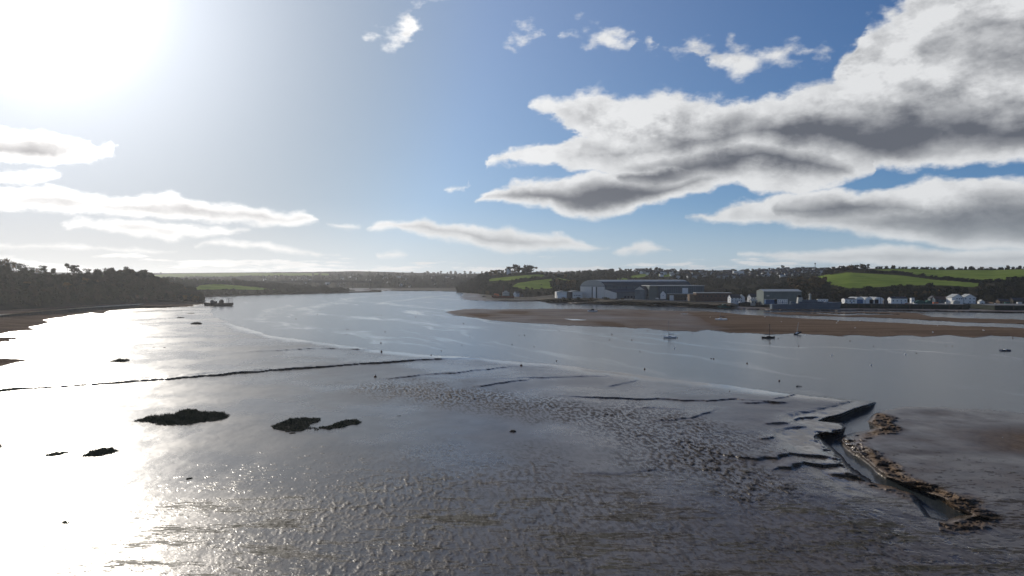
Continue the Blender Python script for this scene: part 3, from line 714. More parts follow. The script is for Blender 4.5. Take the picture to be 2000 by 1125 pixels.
def trunk_arrays(seed, H_=12, W=4.5, r0=0.35, limbs=5):
    r = random.Random(seed); m = MB(); top = (r.uniform(-.5, .5), r.uniform(-.5, .5), H_ * .62)
    m.tube([(0, 0, -1.5), (0.1, 0, H_ * .25), top], r0, 5, r0 * .55)
    for i in range(limbs):
        a = r.uniform(0, 6.28); z0 = H_ * r.uniform(.28, .55)
        m.tube([(0.05, 0, z0), (math.cos(a) * W * .35, math.sin(a) * W * .35, z0 + H_ * .17), (math.cos(a) * W * .6, math.sin(a) * W * .6, z0 + H_ * .32)], r0 * .42, 4, r0 * .12)
    return m
PROTO = {}
def proto(kind, i):
    key = (kind, i)
    if key not in PROTO:
        arg = {'round': dict(n=210, H_=12, W=6.8, leaf=1.15, lo=0.02), 'bare': dict(n=300, H_=12, W=6.4, leaf=1.0, kind='bare', lo=0.05), 'pine': dict(n=230, H_=15, W=6.0, leaf=0.9, kind='pine'),
               'flat': dict(n=240, H_=12, W=6.5, leaf=0.8, kind='flat'), 'cone': dict(n=170, H_=13, W=3.4, leaf=0.8, kind='cone'), 'bush': dict(n=100, H_=5.5, W=5.0, leaf=0.95, lo=-0.2)}[kind]
        V, F = crown_arrays(100 + i * 7 + len(kind), **arg)
        r = np.random.RandomState(i)
        me = np_mesh('crown', V, F, M_leaf, False, {'tint': np.repeat(r.rand(len(F)) * 0.10, 4), 'usernd': np.ones(len(V))})
        tm = trunk_arrays(i * 3 + 5, arg['H_'], arg['W'], 0.34 if kind != 'bush' else 0.12)
        tme = bpy.data.meshes.new('trunk'); tme.from_pydata(tm.v, [], tm.f); tme.materials.append(M_bark); tme.update()
        PROTO[key] = (me, tme, V, F)
    return PROTO[key]
def tree(kind, loc, h, label, group='', name='tree', w=1.0, i=None, seed=0, cat='tree'):
    r = random.Random(seed + int(loc[0] * 7) + int(loc[1])); i = r.randrange(4) if i is None else i
    me, tme, V, F = proto(kind, i); base = {'round': 12, 'bare': 12, 'pine': 15, 'flat': 12, 'cone': 13, 'bush': 5.5}[kind]; s = h / base
    e = empty(name, loc, r.uniform(0, 6.28), label, cat, group or None); e.scale = (s * w, s * w, s)
    link('crown', me, e)
    if kind != 'bush': link('trunk', tme, e)
    return e
def wood(name, hill, polys, n, kinds, h=(8, 13), label='', tint=(0, .7), seed=1, tmax=1.03, tmin=0.0, name_cat='wood', patches=0.55, avoid=(), zoff=0.0):
    """a wood that reads as one mass: many crowns scattered on a hillside where the photo shows trees"""
    r = np.random.RandomState(seed); VV, FF, TT = [], [], []; base = 0
    xs = [p[0] for pl in polys for p in pl]; got = 0; tries = 0
    while got < n and tries < 60:
        tries += 1; m = 4000
        px = r.uniform(max(min(xs), hill.x0), min(max(xs), hill.x1), m); t = r.uniform(tmin, tmax, m); P = hill.pos(px, t); qx, qy = to_px(P)
        ok = np.zeros(m, bool)
        for pl in polys: ok |= seg_dist(qx, qy, pl, True) > 0
        for pl in avoid: ok &= ~((seg_dist(qx, qy - 1.2, pl, True) > -0.3) | (seg_dist(qx, qy - 6.5, pl, True) > 0) | ((seg_dist(qx, qy - 11.0, pl, True) > 0) & (hill.back in (400, 500))))
        P = P[ok]
        # equal density on the ground, not in the picture
        wgt = P[:, 1] / P[:, 1].max() if len(P) else P; P = P[r.rand(len(P)) < wgt ** 1.0]
        for q in P:
            if got >= n: break
            k = kinds[r.randint(len(kinds))]; _, _, V, F = proto(k, r.randint(4)); b_ = {'round': 12, 'bare': 12, 'pine': 15, 'flat': 12, 'cone': 13, 'bush': 5.5}[k]
            hh = r.uniform(*h) * (0.5 if k == 'bush' else 1) * (1.25 if r.rand() < .12 else 1); s = hh / b_; a = r.rand() * 6.28; c_, s_ = math.cos(a) * s, math.sin(a) * s
            W = np.stack([V[:, 0] * c_ - V[:, 1] * s_, V[:, 0] * s_ + V[:, 1] * c_, V[:, 2] * s], 1) + q - (0, 0, hh * 0.12 - zoff)
            VV.append(W); FF.append(F + base); base += len(W)
            pt = 0.5 + 0.9 * float(pnoise(np.array([q[0] / 45.]), np.array([q[1] / 60. + seed]))[0])
            tv = tint[0] + (tint[1] - tint[0]) * np.clip(pt * patches + r.rand() * (1 - patches), 0, 1)
            TT.append(np.full(len(W), tv)); got += 1
    if not VV: print('EMPTY WOOD', name); return
    o = link(name, np_mesh(name, np.concatenate(VV), np.concatenate(FF), M_leaf, False, {'tint': np.concatenate(TT), 'usernd': np.zeros(base)}))
    tag(o, label, name_cat, kind='stuff'); print(name, got); return o

wood('left_headland_wood', h_left, [[(-300,520),(0,529),(60,545),(110,545),(180,541),(230,535),(290,540),(345,560),(398,586),(398,592),(300,594),(235,597),(100,604),(0,612),(-300,630)]], 1300,
     ['round', 'bare', 'round', 'bush'], (8, 13), 'dark wood covering the left headland down to the shore path', (0.20, 0.80), 3, patches=0.35, tmin=0.02)
wood('shore_wood', h_mid, [[(250,545),(400,549),(520,554),(600,561),(672,568),(690,571),(560,574),(390,580),(250,590)]], 1300, ['round', 'bare', 'bush'], (6, 12),
     'dark wood and scrub along the shore below the small green field', (0.1, 0.7), 5, avoid=F_MIDLEFT)
wood('valley_wood', h_vale, [[(300,542),(1000,541),(1000,567),(300,567)]], 1500, ['round', 'cone', 'bare'], (9, 16), 'distant wood on the valley side behind the road bridge', (0.1, 0.6), 7)
wood('riverside_wood', h_vale, [[(725,545),(900,541),(1000,545),(1000,567),(725,567)]], 330, ['round', 'cone', 'pine'], (14, 26), 'tall dark trees at the head of the estuary right of the bridge', (0.0, 0.35), 8, tmax=0.4)
wood('far_hill_wood', h_far, [[(300,536),(640,537),(1000,534),(2000,530),(2000,553),(300,553)]], 800, ['round'], (13, 26), 'faraway woods and hedges on the hazy hills', (0.2, 0.6), 9, avoid=F_FAR)
wood('headland_wood', h_centre, [[(893,565),(940,541),(975,548),(1000,552),(1000,566),(1075,566),(1100,556),(1120,545),(1290,560),(1290,584),(1100,584),(985,582),(893,574)]], 1100,
     ['round', 'bare', 'round', 'bush'], (8, 15), 'brown and green wood on the point between the river and the pasture', (0.05, 0.6), 11, avoid=F_CENTRE)
wood('town_hill_wood', h_town, [[(1050,545),(1130,534),(1260,530),(1400,534),(1560,528),(1700,530),(1700,562),(1050,570)]], 1800, ['round', 'bare', 'round', 'bush'], (7, 13),
     'trees spread between the houses on the hill behind the shipyard', (0.05, 0.6), 13, avoid=F_TOWN)
wood('right_hill_wood', h_right, [[(1420,578),(1530,558),(1580,545),(1620,534),(1640,540),(1620,556),(1660,565),(1760,560),(1840,559),(1920,562),(2000,552),(3000,552),(3000,592),(1420,592)]], 1700,
     ['round', 'bare', 'round', 'bush'], (8, 14), 'dark wood below the green fields behind the quay', (0.0, 0.62), 15, avoid=F_RIGHT)
wood('autumn_wood', h_right, [[(1530,572),(1545,562),(1580,552),(1600,548),(1616,556),(1600,572),(1560,578)]], 46, ['round', 'round'], (11, 16), 'rusty brown autumn trees above the long green quayside shed', (0.80, 0.95), 16)
wood('spit_scrub', h_centre, [[(1020,566),(1090,570),(1130,570),(1160,584),(1020,584)]], 60, ['bush', 'round'], (7, 11), 'tangled olive scrub left of the low white workshop', (0.3, 0.75), 17, tmax=0.25)

# individually visible trees: skyline trees, hedgerow trees and the front rows of the woods
def on(hill, px, t): return Vector([float(v) for v in hill.pos(px, t)])
tree('flat', on(h_left, 253, 0.98) - Vector((0, 0, 1)), 12.5, 'umbrella shaped tree standing alone on the skyline of the left headland', name='umbrella_tree', i=0, w=0.85)
tree('pine', on(h_left, 146, 0.93), 18, 'tall layered pine rising above the left headland skyline', name='pine_tree', i=1, w=1.5)
tree('flat', on(h_left, 132, 0.99), 18, 'thin crooked pine with a tuft on top, just left of the tall layered pine', name='pine_tree', i=2, w=0.35)
tree('round', on(h_left, 218, 0.96), 11, 'rounded dark tree left of the umbrella shaped tree', i=1)
tree('round', on(h_left, 104, 0.97), 9, 'small rounded tree in the gap left of the layered pine', i=2, w=1.1)
tree('round', on(h_left, 197, 0.97), 7, 'small bushy tree on the skyline between the layered pine and the umbrella shaped tree', i=3)
rr = random.Random(5)
def row(hill, items, label, group, kinds, h, name='tree', cat='tree', dz=-0.8):
    for k, (px, t) in enumerate(items):
        tree(kinds[k % len(kinds)], on(hill, px, t) + Vector((0, 0, dz)), rr.uniform(*h), label, group, name, w=rr.uniform(.85, 1.2), seed=k, cat=cat)
row(h_left, [(-40 + i * 7.5 + rr.uniform(-2, 2), rr.uniform(.9, 1.0)) for i in range(13)], 'bare winter tree in the row along the skyline of the left headland', 'bare trees along the left headland skyline', ['bare'], (14, 20), 'bare_tree')
row(h_left, [(60 + i * 6 + rr.uniform(-2, 2), rr.uniform(.9, 1.0)) for i in range(6)], 'pale bare tree on the skyline left of the layered pine', 'pale bare trees left of the layered pine', ['bare'], (10, 13), 'bare_tree')
row(h_left, [(232 + i * 5 + rr.uniform(-2, 2), rr.uniform(.82, 1.0)) for i in range(26)], 'dense evergreen tree on the dark hump that ends the left headland', 'evergreens on the dark hump of the left headland', ['round'], (7, 11))
row(h_left, [(0 + i * 4.2 + rr.uniform(-2, 2), rr.uniform(.25, .6)) for i in range(62)], 'woodland edge tree on the slope above the shore path', 'woodland edge trees above the shore path', ['bare', 'round'], (9, 14))
row(h_left, [(236 + i * 5 + rr.uniform(-2, 2), rr.uniform(.0, .12)) for i in range(32)], 'low waterside tree at the foot of the left headland', 'waterside trees at the foot of the left headland', ['bush', 'round'], (6, 9))
row(h_centre, [(951 + i * 6 + rr.uniform(-2, 2), rr.uniform(.9, 1.0)) for i in range(7)], 'dark tree on the shoulder of the pasture hill, left of the white farmhouse', 'trees left of the white farmhouse', ['round'], (12, 17))
row(h_centre, [(993, .97), (1001, .99), (1007, .95), (1013, .99), (1019, .96), (1028, .99), (1035, .97), (1042, .99), (1022, .9)], 'big dark pine on top of the pasture hill around the white farmhouse', 'pines round the white farmhouse', ['round', 'flat', 'round'], (17, 24), 'pine_tree')
row(h_centre, [(1050 + i * 9, .98) for i in range(8)], 'small tree in the hedge on the crest right of the hilltop pines', 'hedge trees right of the hilltop pines', ['round', 'bare', 'bush'], (6, 11))
row(h_centre, [(1082 + i * 3.0, .26 + 0.02 * (i % 3)) for i in range(13)], 'dark evergreen in the clump behind the low white workshop', 'evergreen clump behind the low white workshop', ['round'], (18, 22))
row(h_centre, [(905 + i * 6, .02) for i in range(16)], 'tree on the water edge of the wooded point', 'trees along the water edge of the wooded point', ['round', 'bare'], (10, 14))
row(h_town, [(1140 + i * 10 + rr.uniform(-3, 3), rr.uniform(.97, 1.0)) for i in range(40)], 'small tree on the skyline above the shipyard roofs', 'skyline trees above the shipyard', ['round', 'bare', 'bush'], (9, 15), dz=-3)
row(h_right, [(1612 + i * 7 + rr.uniform(-2, 2), rr.uniform(.97, 1.0)) for i in range(13)], 'tree on the crest left of the upper green field', 'crest trees left of the upper green field', ['round', 'bush'], (7, 13))
row(h_right, [(1745, 1.), (1812, 1.), (1839, 1.), (1858, 1.), (1886, 1.), (1897, 1.), (1918, 1.), (1935, 1.), (1968, 1.), (1978, 1.), (1992, 1.), (2003, 1.), (1730, 1.)], 'lone tree standing up from the hedge on the skyline of the upper field', 'hedgerow trees on the skyline of the upper field', ['round'], (9, 13), dz=-3.2)

row(h_right, [(1955 + i * 6, .2 + .03 * (i % 4)) for i in range(10)], 'yellowish bare tree behind the boatyard at the right edge', 'yellowish trees behind the boatyard', ['bare', 'round'], (11, 16), 'bare_tree')
row(h_right, [(1580 + i * 8, .06) for i in range(34)], 'dark tree close behind the quayside buildings', 'trees close behind the quayside buildings', ['round', 'bush', 'round'], (8, 12))

def hedge(hill, line, n, h, label, seed=1):
    r = np.random.RandomState(seed); VV, FF = [], []; base = 0
    xs = [p[0] for p in line]
    for k in range(n):
        px = r.uniform(xs[0], xs[-1]); t = float(np.interp(px, xs, [p[1] for p in line])); q = hill.pos(px, t) + r.normal(size=3) * (1.2, 2.5, 0)
        _, _, V, F = proto('bush', r.randint(4)); s = r.uniform(*h) / 5.5; W = V * s * (1, 1, 1) + q - (0, 0, h[0] * .2)
        VV.append(W); FF.append(F + base); base += len(W)
    o = link('hedge', np_mesh('hedge', np.concatenate(VV), np.concatenate(FF), M_leaf, False, {'tint': r.rand(base) * .05 + .12, 'usernd': np.zeros(base)}))
    tag(o, label, 'hedge')
def tline(hill, pts):
    """place on the hill where a photo point falls: (px, py) -> (px, t)"""
    out = []
    for px, py in pts:
        ts = np.linspace(0, 1, 200); _, qy = to_px(hill.pos(np.full(200, float(px)), ts)); out.append((px, float(ts[np.argmin(abs(qy - py))])))
    return out
hedge(h_right, [(1700, 1.0), (2400, 1.0)], 170, (3.2, 5.5), 'dark hedge along the skyline at the top of the upper green field', 2)
hedge(h_right, tline(h_right, [(1690,532),(1720,533),(1760,535),(1800,540),(1850,546.5),(1900,550.5),(1940,551)]), 120, (3.5, 6.5), 'thick hedge running down between the two big green fields', 3)
hedge(h_right, tline(h_right, [(1925,553),(1960,550),(2000,546.5),(2200,545)]), 80, (4, 8), 'ragged hedge under the upper green field at the right', 4)
hedge(h_centre, tline(h_centre, [(1000,551),(1020,549),(1060,544),(1095,541)]), 60, (4, 8), 'hedge above the larger pasture on the centre headland', 5)
hedge(h_centre, tline(h_centre, [(960,541),(1000,538),(1060,535),(1100,538)]), 60, (3, 6), 'hedge across the top pasture below the pines', 6)
for k in range(16):
    px = 1088 + k * 11.5 + rr.uniform(-3, 3)
    if 1130 < px < 1185 and k % 2: continue
    tree('bush', G(px, 588.5, 3.5), rr.uniform(4.0, 7.0), 'dark shrub on the bank in front of the shipyard buildings', 'shrubs on the bank in front of the shipyard', 'shrub', w=1.2, seed=k, cat='shrub')

# ================================================================== materials for buildings and boats
M_white = m_plain('white_render', (0.80, 0.79, 0.75), 0.7, 0.06)
M_cream = m_plain('pale_grey_cladding', (0.68, 0.67, 0.62), 0.6, 0.08)
M_bluegrey = m_plain('blue_grey_cladding', (0.105, 0.140, 0.160), 0.75, 0.2, 0.08)
M_darkblue = m_plain('dark_blue_roofing', (0.040, 0.062, 0.074), 0.8, 0.2, 0.05)
M_greygreen = m_plain('grey_green_cladding', (0.15, 0.175, 0.16), 0.55, 0.1, 0.1)
M_slate = m_plain('slate_roof', (0.065, 0.063, 0.065), 0.6, 0.2)
M_palerf = m_plain('pale_roof', (0.42, 0.42, 0.38), 0.45, 0.12)
M_window = m_plain('window_glass', (0.02, 0.03, 0.045), 0.15, 0.2)
M_stone = m_plain('quay_stone', (0.062, 0.056, 0.045), 0.85, 0.4, 0.4)
M_weedwall = m_plain('weed_covered_wall', (0.024, 0.030, 0.022), 0.9, 0.4, 0.3)
M_tan = m_plain('tan_stone', (0.17, 0.125, 0.085), 0.9, 0.25, 0.6)
M_brick = m_plain('brown_brick', (0.10, 0.062, 0.048), 0.85, 0.25, 0.3)
M_black = m_plain('black_paint', (0.010, 0.010, 0.012), 0.9, 0.2)
M_navy = m_plain('ship_grey', (0.080, 0.115, 0.150), 0.5, 0.12, 0.1)
M_rust = m_plain('rusty_red_hull', (0.17, 0.045, 0.028), 0.7, 0.35, 0.3)
M_orange = m_plain('orange_paint', (0.50, 0.12, 0.04), 0.5, 0.15)
M_wood = m_plain('weathered_timber', (0.10, 0.075, 0.05), 0.85, 0.3)
M_metal = m_plain('dull_metal', (0.22, 0.22, 0.23), 0.45, 0.1, metal=0.6)
M_gel = m_plain('white_gelcoat', (0.68, 0.68, 0.66), 0.3, 0.06)
M_sail = m_plain('furled_sail_cover', (0.04, 0.055, 0.09), 0.8, 0.1)
M_blue = m_plain('blue_paint', (0.045, 0.12, 0.24), 0.5, 0.15)
M_teal = m_plain('green_tarpaulin', (0.035, 0.105, 0.085), 0.7, 0.25)
M_asph = m_plain('quay_concrete', (0.17, 0.165, 0.155), 0.85, 0.2, 0.1)
M_redbuoy = m_plain('red_buoy_plastic', (0.72, 0.05, 0.03), 0.4, 0.1)
M_darkbuoy = m_plain('backlit_orange_buoy', (0.09, 0.035, 0.02), 0.6, 0.35, 3.0)  # orange plastic seen against the sun, its shade put into the colour
M_path = m_plain('pale_path_gravel', (0.46, 0.40, 0.31), 0.95, 0.15, 0.3)

# ------------------------------------------------------------------ quay walls and the ground behind them
def wall_thing(name, p0, p1, Ztop, Zbot, depth, m, label, cat='quay wall', fenders=0, cope=M_asph, apron=True):
    """wall along a line p0->p1 in plan, with a coping, fender piles and the quay surface behind"""
    a = Vector((p0[0], p0[1], 0)); b = Vector((p1[0], p1[1], 0)); L = (b - a).length; ang = math.atan2(b.y - a.y, b.x - a.x)
    e = empty(name, a, ang, label, cat)
    w = MB(); n = max(2, int(L / 12)); rw = random.Random(int(L))
    w.prism([(0, Zbot), (0.5, Ztop), (depth, Ztop), (depth, Zbot)], 0, L, 'x'); w.build('wall', m, e)
    c = MB(); c.box(-0.1, L + 0.1, 0.35, 1.5, Ztop, Ztop + 0.35); c.build('coping', cope, e)
    if apron:
        s = MB(); s.box(0.3, L - 0.3, 2.0, depth - 1, Ztop - .5, Ztop + 0.05); s.build('quay_surface', M_asph, e)
    for k in range(fenders):
        x = L * (k + .5) / fenders; f = MB(); f.box(x - .22, x + .22, -0.35, 0.6, Zbot, Ztop + rw.uniform(.1, .6)); f.build('fender_pile', M_wood, e)
    return e
def qp(px, py, z): v = G(px, py, z); return (v.x, v.y)
QY = 7.0
wall_thing('quay_wall', qp(1443, 590.8, QY), qp(1640, 593.2, QY), QY, -1, 75, M_stone, 'long dark stone quay wall behind the moored grey ship', fenders=22)
wall_thing('quay_wall', qp(1641, 593.3, QY), qp(1893, 595.5, QY), QY, -1, 70, M_weedwall, 'long black weed covered quay wall in front of the arched white sheds', fenders=10)
wall_thing('quay_wall', qp(1943, 596.8, QY), qp(2320, 598, QY), QY, -1, 70, M_weedwall, 'black quay wall at the right edge, right of the dock entrance', fenders=5)
wall_thing('jetty', qp(1408, 590.0, QY - .5), qp(1442, 590.6, QY - .5), QY - .5, -1, 40, M_tan, 'tan stone buttressed jetty head left of the dark quay wall', 'jetty', fenders=6)
wall_thing('dock_wall', qp(1192, 585.3, 6.4), qp(1275, 587.0, 6.4), 6.4, -1, 60, M_stone, 'low piled dock wall in front of the long blue shipyard hall', 'dock wall', fenders=20)
wall_thing('dock_wall', qp(1276, 587.3, 6.4), qp(1408, 590, 6.4), 6.4, -1, 60, M_stone, 'rough dark wharf below the brown brick store', 'dock wall', fenders=14)
e = empty('dock_gate', G(1894, 600, 0), 0, 'dark dock entrance with tan timber guide piles between two black quay walls', 'dock gate')
g0 = G(1894, 603, 0)
m = MB(); m.box(0, 30, 14, 20, -1, 6.2); m.build('gate', M_black, e)
for k in range(6): f = MB(); f.box(1 + k * 2.2, 1.7 + k * 2.2, -6, -5, -6, 5.2 - k * .3); f.build('guide_pile', M_tan, e)
f = MB(); f.box(14.5, 17, -6, 6, -6, 5.8); f.build('pier_head', M_tan, e)
f = MB(); f.box(28, 30.5, -6, 8, -6, 7.0); f.build('pier_head', M_tan, e)

# ------------------------------------------------------------------ buildings
def gable(e, L, W, h, rh, mw, mr, eave=0.4, wname='wall', rname='roof', ch=0, dx=0, dy=0, z0=-3):
    """walls with gable ends along x, pitched roof with overhang"""
    w = MB(); w.prism([(dy - W / 2, z0), (dy - W / 2, h), (dy, h + rh), (dy + W / 2, h), (dy + W / 2, z0)], dx - L / 2, dx + L / 2, 'x'); w.build(wname, mw, e)
    sl = rh / (W / 2); a = W / 2 + eave; t = 0.25
    r = MB(); r.prism([(dy - a, h - eave * sl + .03), (dy, h + rh + .03), (dy + a, h - eave * sl + .03), (dy + a, h - eave * sl + .03 + t), (dy, h + rh + .03 + t), (dy - a, h - eave * sl + .03 + t)], dx - L / 2 - eave, dx + L / 2 + eave, 'x')
    ro = r.build(rname, mr, e)
    for k in range(ch):
        c = MB(); x = dx + (L / 2 - .8) * (1 if k == 0 else -1) * (1 if k < 2 else 0); c.box(x - .5, x + .5, dy - .4, dy + .4, h + rh * .7, h + rh + 1.4); c.box(x - .2, x + .2, dy - .15, dy + .15, h + rh + 1.4, h + rh + 1.8); c.build('chimney', M_brick, ro)
    return ro
def window(e, x, z, w=1.0, h=1.2, y=0.0, axis='y', m=None, name='window'):
    m = m or M_window; b = MB()
    if axis == 'y': b.box(x - w / 2, x + w / 2, y - .06, y + .1, z - h / 2, z + h / 2)
    else: b.box(y - .06, y + .1, x - w / 2, x + w / 2, z - h / 2, z + h / 2)
    o = b.build(name, m, e); return o
def base(px, py, Y): return H(px, py, Y)

# the great shipyard hall
ph = math.radians(40); nc = Vector((153.5, 1190, 3.6))
e = empty('shipyard_hall', nc, ph, 'huge blue sided shipyard assembly hall with a pale end wall and tall dark door strips', 'hall')
W_, L_ = 56.0, 238.0
w = MB(); w.prism([(0, -3), (0, 22.5), (W_, 22.5), (W_, -3)], 0.0, 1.2, 'x'); w.build('end_wall', M_cream, e)
w = MB(); w.box(1.2, L_, 0.4, W_ - .4, -3, 22.5); w.build('side_wall', M_bluegrey, e)
arc = [(0, 22.6), (3.5, 26.5), (9, 30.0), (16, 32.2), (W_ / 2, 32.8), (W_ - 16, 32.2), (W_ - 9, 30.0), (W_ - 3.5, 26.5), (W_, 22.6)]
w = MB(); w.prism(arc, -0.2, 1.4, 'x'); w.build('gable_top', M_palerf, e)
w = MB(); w.prism([(-.6, 22.3)] + [(a, b + .3) for a, b in arc[:3]] + [(arc[3][0], arc[3][1] + .1)] + [(a, b - .5) for a, b in arc[3:0:-1]][1:] , 1.4, L_ + .5, 'x'); rf = w.build('roof', M_darkblue, e)
w = MB(); w.prism([(a, b + .35) for a, b in arc[2:7]] + [(a, b - .5) for a, b in arc[6:1:-1]], 1.41, L_ + .4, 'x'); w.build('roof_top', M_palerf, e)
w = MB(); w.prism([(a, b) for a, b in arc[5:]] + [(W_ - 2, 22.4), (W_ - 20, 30)], 1.42, L_ + .4, 'x'); w.build('rear_roof', M_darkblue, e)
for x in (27.5, 18.0):
    w = MB(); w.box(-.35, .1, x - 1.3, x + 1.3, 0, 21.5); w.build('door_strip', M_darkblue, e)
w = MB(); w.box(-.3, .1, 18, 27.5, .1, 21.5); w.build('sliding_door', M_white, e)
w = MB(); w.box(-.5, .2, 0, W_, 22.2, 23.1); w.build('door_track', M_bluegrey, e)
# lower side bay
w = MB(); w.prism([(-.4, -3), (-.4, 17.5), (-26, 12.2), (-26, -3)], 0.4, 1.4, 'x'); w.build('bay_end_wall', M_cream, e)
w = MB(); w.prism([(-.4, -3), (-.4, 17.4), (-25.8, 12.1), (-25.8, -3)], 1.4, L_ * .62, 'x'); w.build('bay_wall', M_bluegrey, e)
w = MB(); w.prism([(-.4, 17.6), (-26.8, 12.1), (-26.8, 12.7), (-.4, 18.2)], 0.2, L_ * .62, 'x'); w.build('bay_roof', M_darkblue, e)
for k in range(16):
    x = 20 + k * 7.8; b = MB(); b.box(x, x + 4.8, -26.0, -25.6, 3, 6.5); b.build('window', M_palerf if k > 9 else M_window, e)
for k in range(14):
    x = 6 + k * 16.5; b = MB(); b.box(x, x + .5, -.1, .5, 17.8, 22.4); b.build('cladding_rib', M_darkblue, e)
# cross gable shed between the hall and the flat roofed block
e = empty('gabled_workshop', base(1268, 585, 1125), math.radians(38), 'blue grey gabled workshop joined to the side of the big hall', 'workshop'); gable(e, 44, 20, 15.5, 5.5, M_bluegrey, M_slate)
b = MB(); b.prism([(-10, 15.5), (0, 21), (10, 15.5)], -22.3, -21.9, 'x'); b.build('gable_panel', M_palerf, e)
for k in range(5): window(e, -16 + k * 8, 7, 2.5, 2.5, -10.1)
# flat roofed block
e = empty('flat_roofed_hall', base(1286, 585, 1100), math.radians(7), 'long flat roofed blue clad hall with a tall white door, right of the big hall', 'hall')
w = MB(); w.box(0, 73, 0, 40, -3, 20.6); w.build('wall', M_bluegrey, e)
w = MB(); w.box(-14, 74, -1, 42, 20.62, 21.6); w.build('roof', M_palerf, e)
w = MB(); w.box(38, 47, -.5, .2, 0, 17.5); w.build('white_door', M_white, e)
for k in range(24):
    x = 2 + k * 2.9
    if not 36 < x < 48: b = MB(); b.box(x, x + .5, -.25, .1, 1, 20.4); b.build('cladding_rib', M_darkblue, e)
w = MB(); w.box(-13.5, -.1, 3, 40, -3, 20.5); w.build('side_wall', M_greygreen, e)
w = MB(); w.box(14, 38, -7, -.6, -3, 5.0); w.build('white_annex', M_white, e)
# low white workshop with vaulted roof
e = empty('low_workshop', base(1087, 584.2, 1205), math.radians(4), 'low white workshop with wavy vaulted roofs left of the great hall', 'workshop')
w = MB(); w.box(0, 44, 0, 22, -4, 12.0); w.build('wall', M_cream, e)
for k in range(2):
    pts = [(k * 22 + 22 * i / 8, 12.05 + 1.5 * math.sin(math.pi * i / 8) + k * .5) for i in range(9)]
    w = MB(); w.prism(pts, -.5, 22.5, 'y'); w.build('vaulted_roof', M_palerf, e)
w = MB(); w.box(17.5, 27, -.4, .1, 0, 12.2); w.build('door', M_slate, e)
w = MB(); w.box(1, 16, -5, -.1, -4, 6.5); w.build('porch', M_white, e)
for k in range(4): window(e, 30 + k * 3.2, 6, 1.6, 2, -.05)
# shore cottages and small buildings: (px, py base, Y, L, W, h, rh, rot, wall, roof, windows, name, label)
def house(px, py, Y, L, W, h, rh, rot, mw, mr, nw, nr, name, label, ch=1, cat='house', door=True):
    e = empty(name, base(px, py, Y), math.radians(rot), label, cat); gable(e, L, W, h, rh, mw, mr, ch=ch)
    for r_ in range(nr):
        for k in range(nw): window(e, -L / 2 + L * (k + .5) / nw, h * (r_ + .55) / nr, min(1.3, L / nw * .5), min(1.4, h / nr * .5), -W / 2 - .02)
    if door: b = MB(); b.box(L * .12, L * .12 + 1, -W / 2 - .08, -W / 2 + .1, 0, 2.1); d = b.build('door', M_blue, e)
    # end windows
    for r_ in range(nr): window(e, 0, h * (r_ + .55) / nr, 1.0, 1.1, -L / 2 - .02, 'x')
    return e
house(1009, 577, 1480, 12, 8, 4.5, 4, 55, M_white, M_slate, 2, 1, 'cottage', 'white gabled cottage with dark slate roof under the large pasture')
house(1018, 577.5, 1485, 16, 7, 3.6, 3, -8, M_slate, M_slate, 3, 1, 'barn', 'long dark barn joined to the right of the white cottage under the pasture', cat='barn', ch=0)
house(993.5, 534.5, 1890, 9, 7, 10, 4, 60, M_white, M_slate, 2, 3, 'farmhouse', 'tall white farmhouse between the hilltop pines')
house(1295, 580, 1090, 10, 8, 4.5, 4.5, 80, M_white, M_palerf, 1, 1, 'boathouse', 'small pale boathouse with a steep gable on the wharf', cat='boathouse', ch=0)
e = empty('storage_shed', base(1308, 587, 1075), math.radians(3), 'low pale shed with a flat roof on the wharf, left of the brick store', 'shed')
w = MB(); w.box(0, 38, 0, 14, -3, 9.6); w.build('wall', M_stone, e); w = MB(); w.box(-.6, 38.6, -.8, 14.6, 9.62, 10.3); w.build('roof', M_palerf, e)
w = MB(); w.box(-.1, 6, -.2, .1, 0, 8); w.build('end_panel', M_cream, e); w = MB(); w.box(26, 34, -.3, .1, 0, 5); w.build('door', M_white, e)
for k in range(4): window(e, 10 + k * 4, 5.5, 2, 1.6, -.05)
e = empty('brick_store', base(1360, 589, 1035), math.radians(-3), 'dark brown brick store with a flat parapet roof beside the wharf', 'warehouse')
w = MB(); w.box(0, 50, 0, 22, -3, 12.2); w.build('wall', M_brick, e); w = MB(); w.box(-.5, 50.5, -.5, 22.5, 12.22, 12.9); w.build('parapet', M_palerf, e)
w = MB(); w.box(-9, -.05, 4, 20, -3, 10); w.build('lean_to', M_tan, e)
for k in range(8): window(e, 4 + k * 6, 8, 1.6, 1.8, -.05)
for k in range(3): b = MB(); b.tube([(8 + k * 12, 6, 12.9), (8 + k * 12, 6, 12.9 + 2.2 + k)], .12); b.build('vent_pipe', M_metal, e)
house(1434, 590, 985, 15, 9, 6.2, 4.2, 12, M_white, M_slate, 3, 2, 'white_house', 'wide white house with hipped slate roof left of the quayside terrace', ch=2)
house(1448, 590, 990, 11, 9, 6.8, 3.8, 75, M_white, M_palerf, 2, 2, 'white_house', 'white house turned gable on, second in the quayside group')
house(1470, 590, 995, 12, 8, 7.4, 4, 20, M_white, M_slate, 3, 2, 'white_house', 'tallest white house in the quayside group with a chimney stack', ch=2)
house(1481, 591, 975, 9, 8, 4.2, 4.4, 78, M_cream, M_slate, 2, 1, 'grey_cottage', 'small grey gabled cottage in front of the tallest white house')
house(1471, 592.5, 962, 8, 7, 3.4, 1.8, 5, M_palerf, M_palerf, 2, 1, 'stone_outbuilding', 'low grey outbuilding on the quay edge below the small cottage', cat='outbuilding', ch=0)
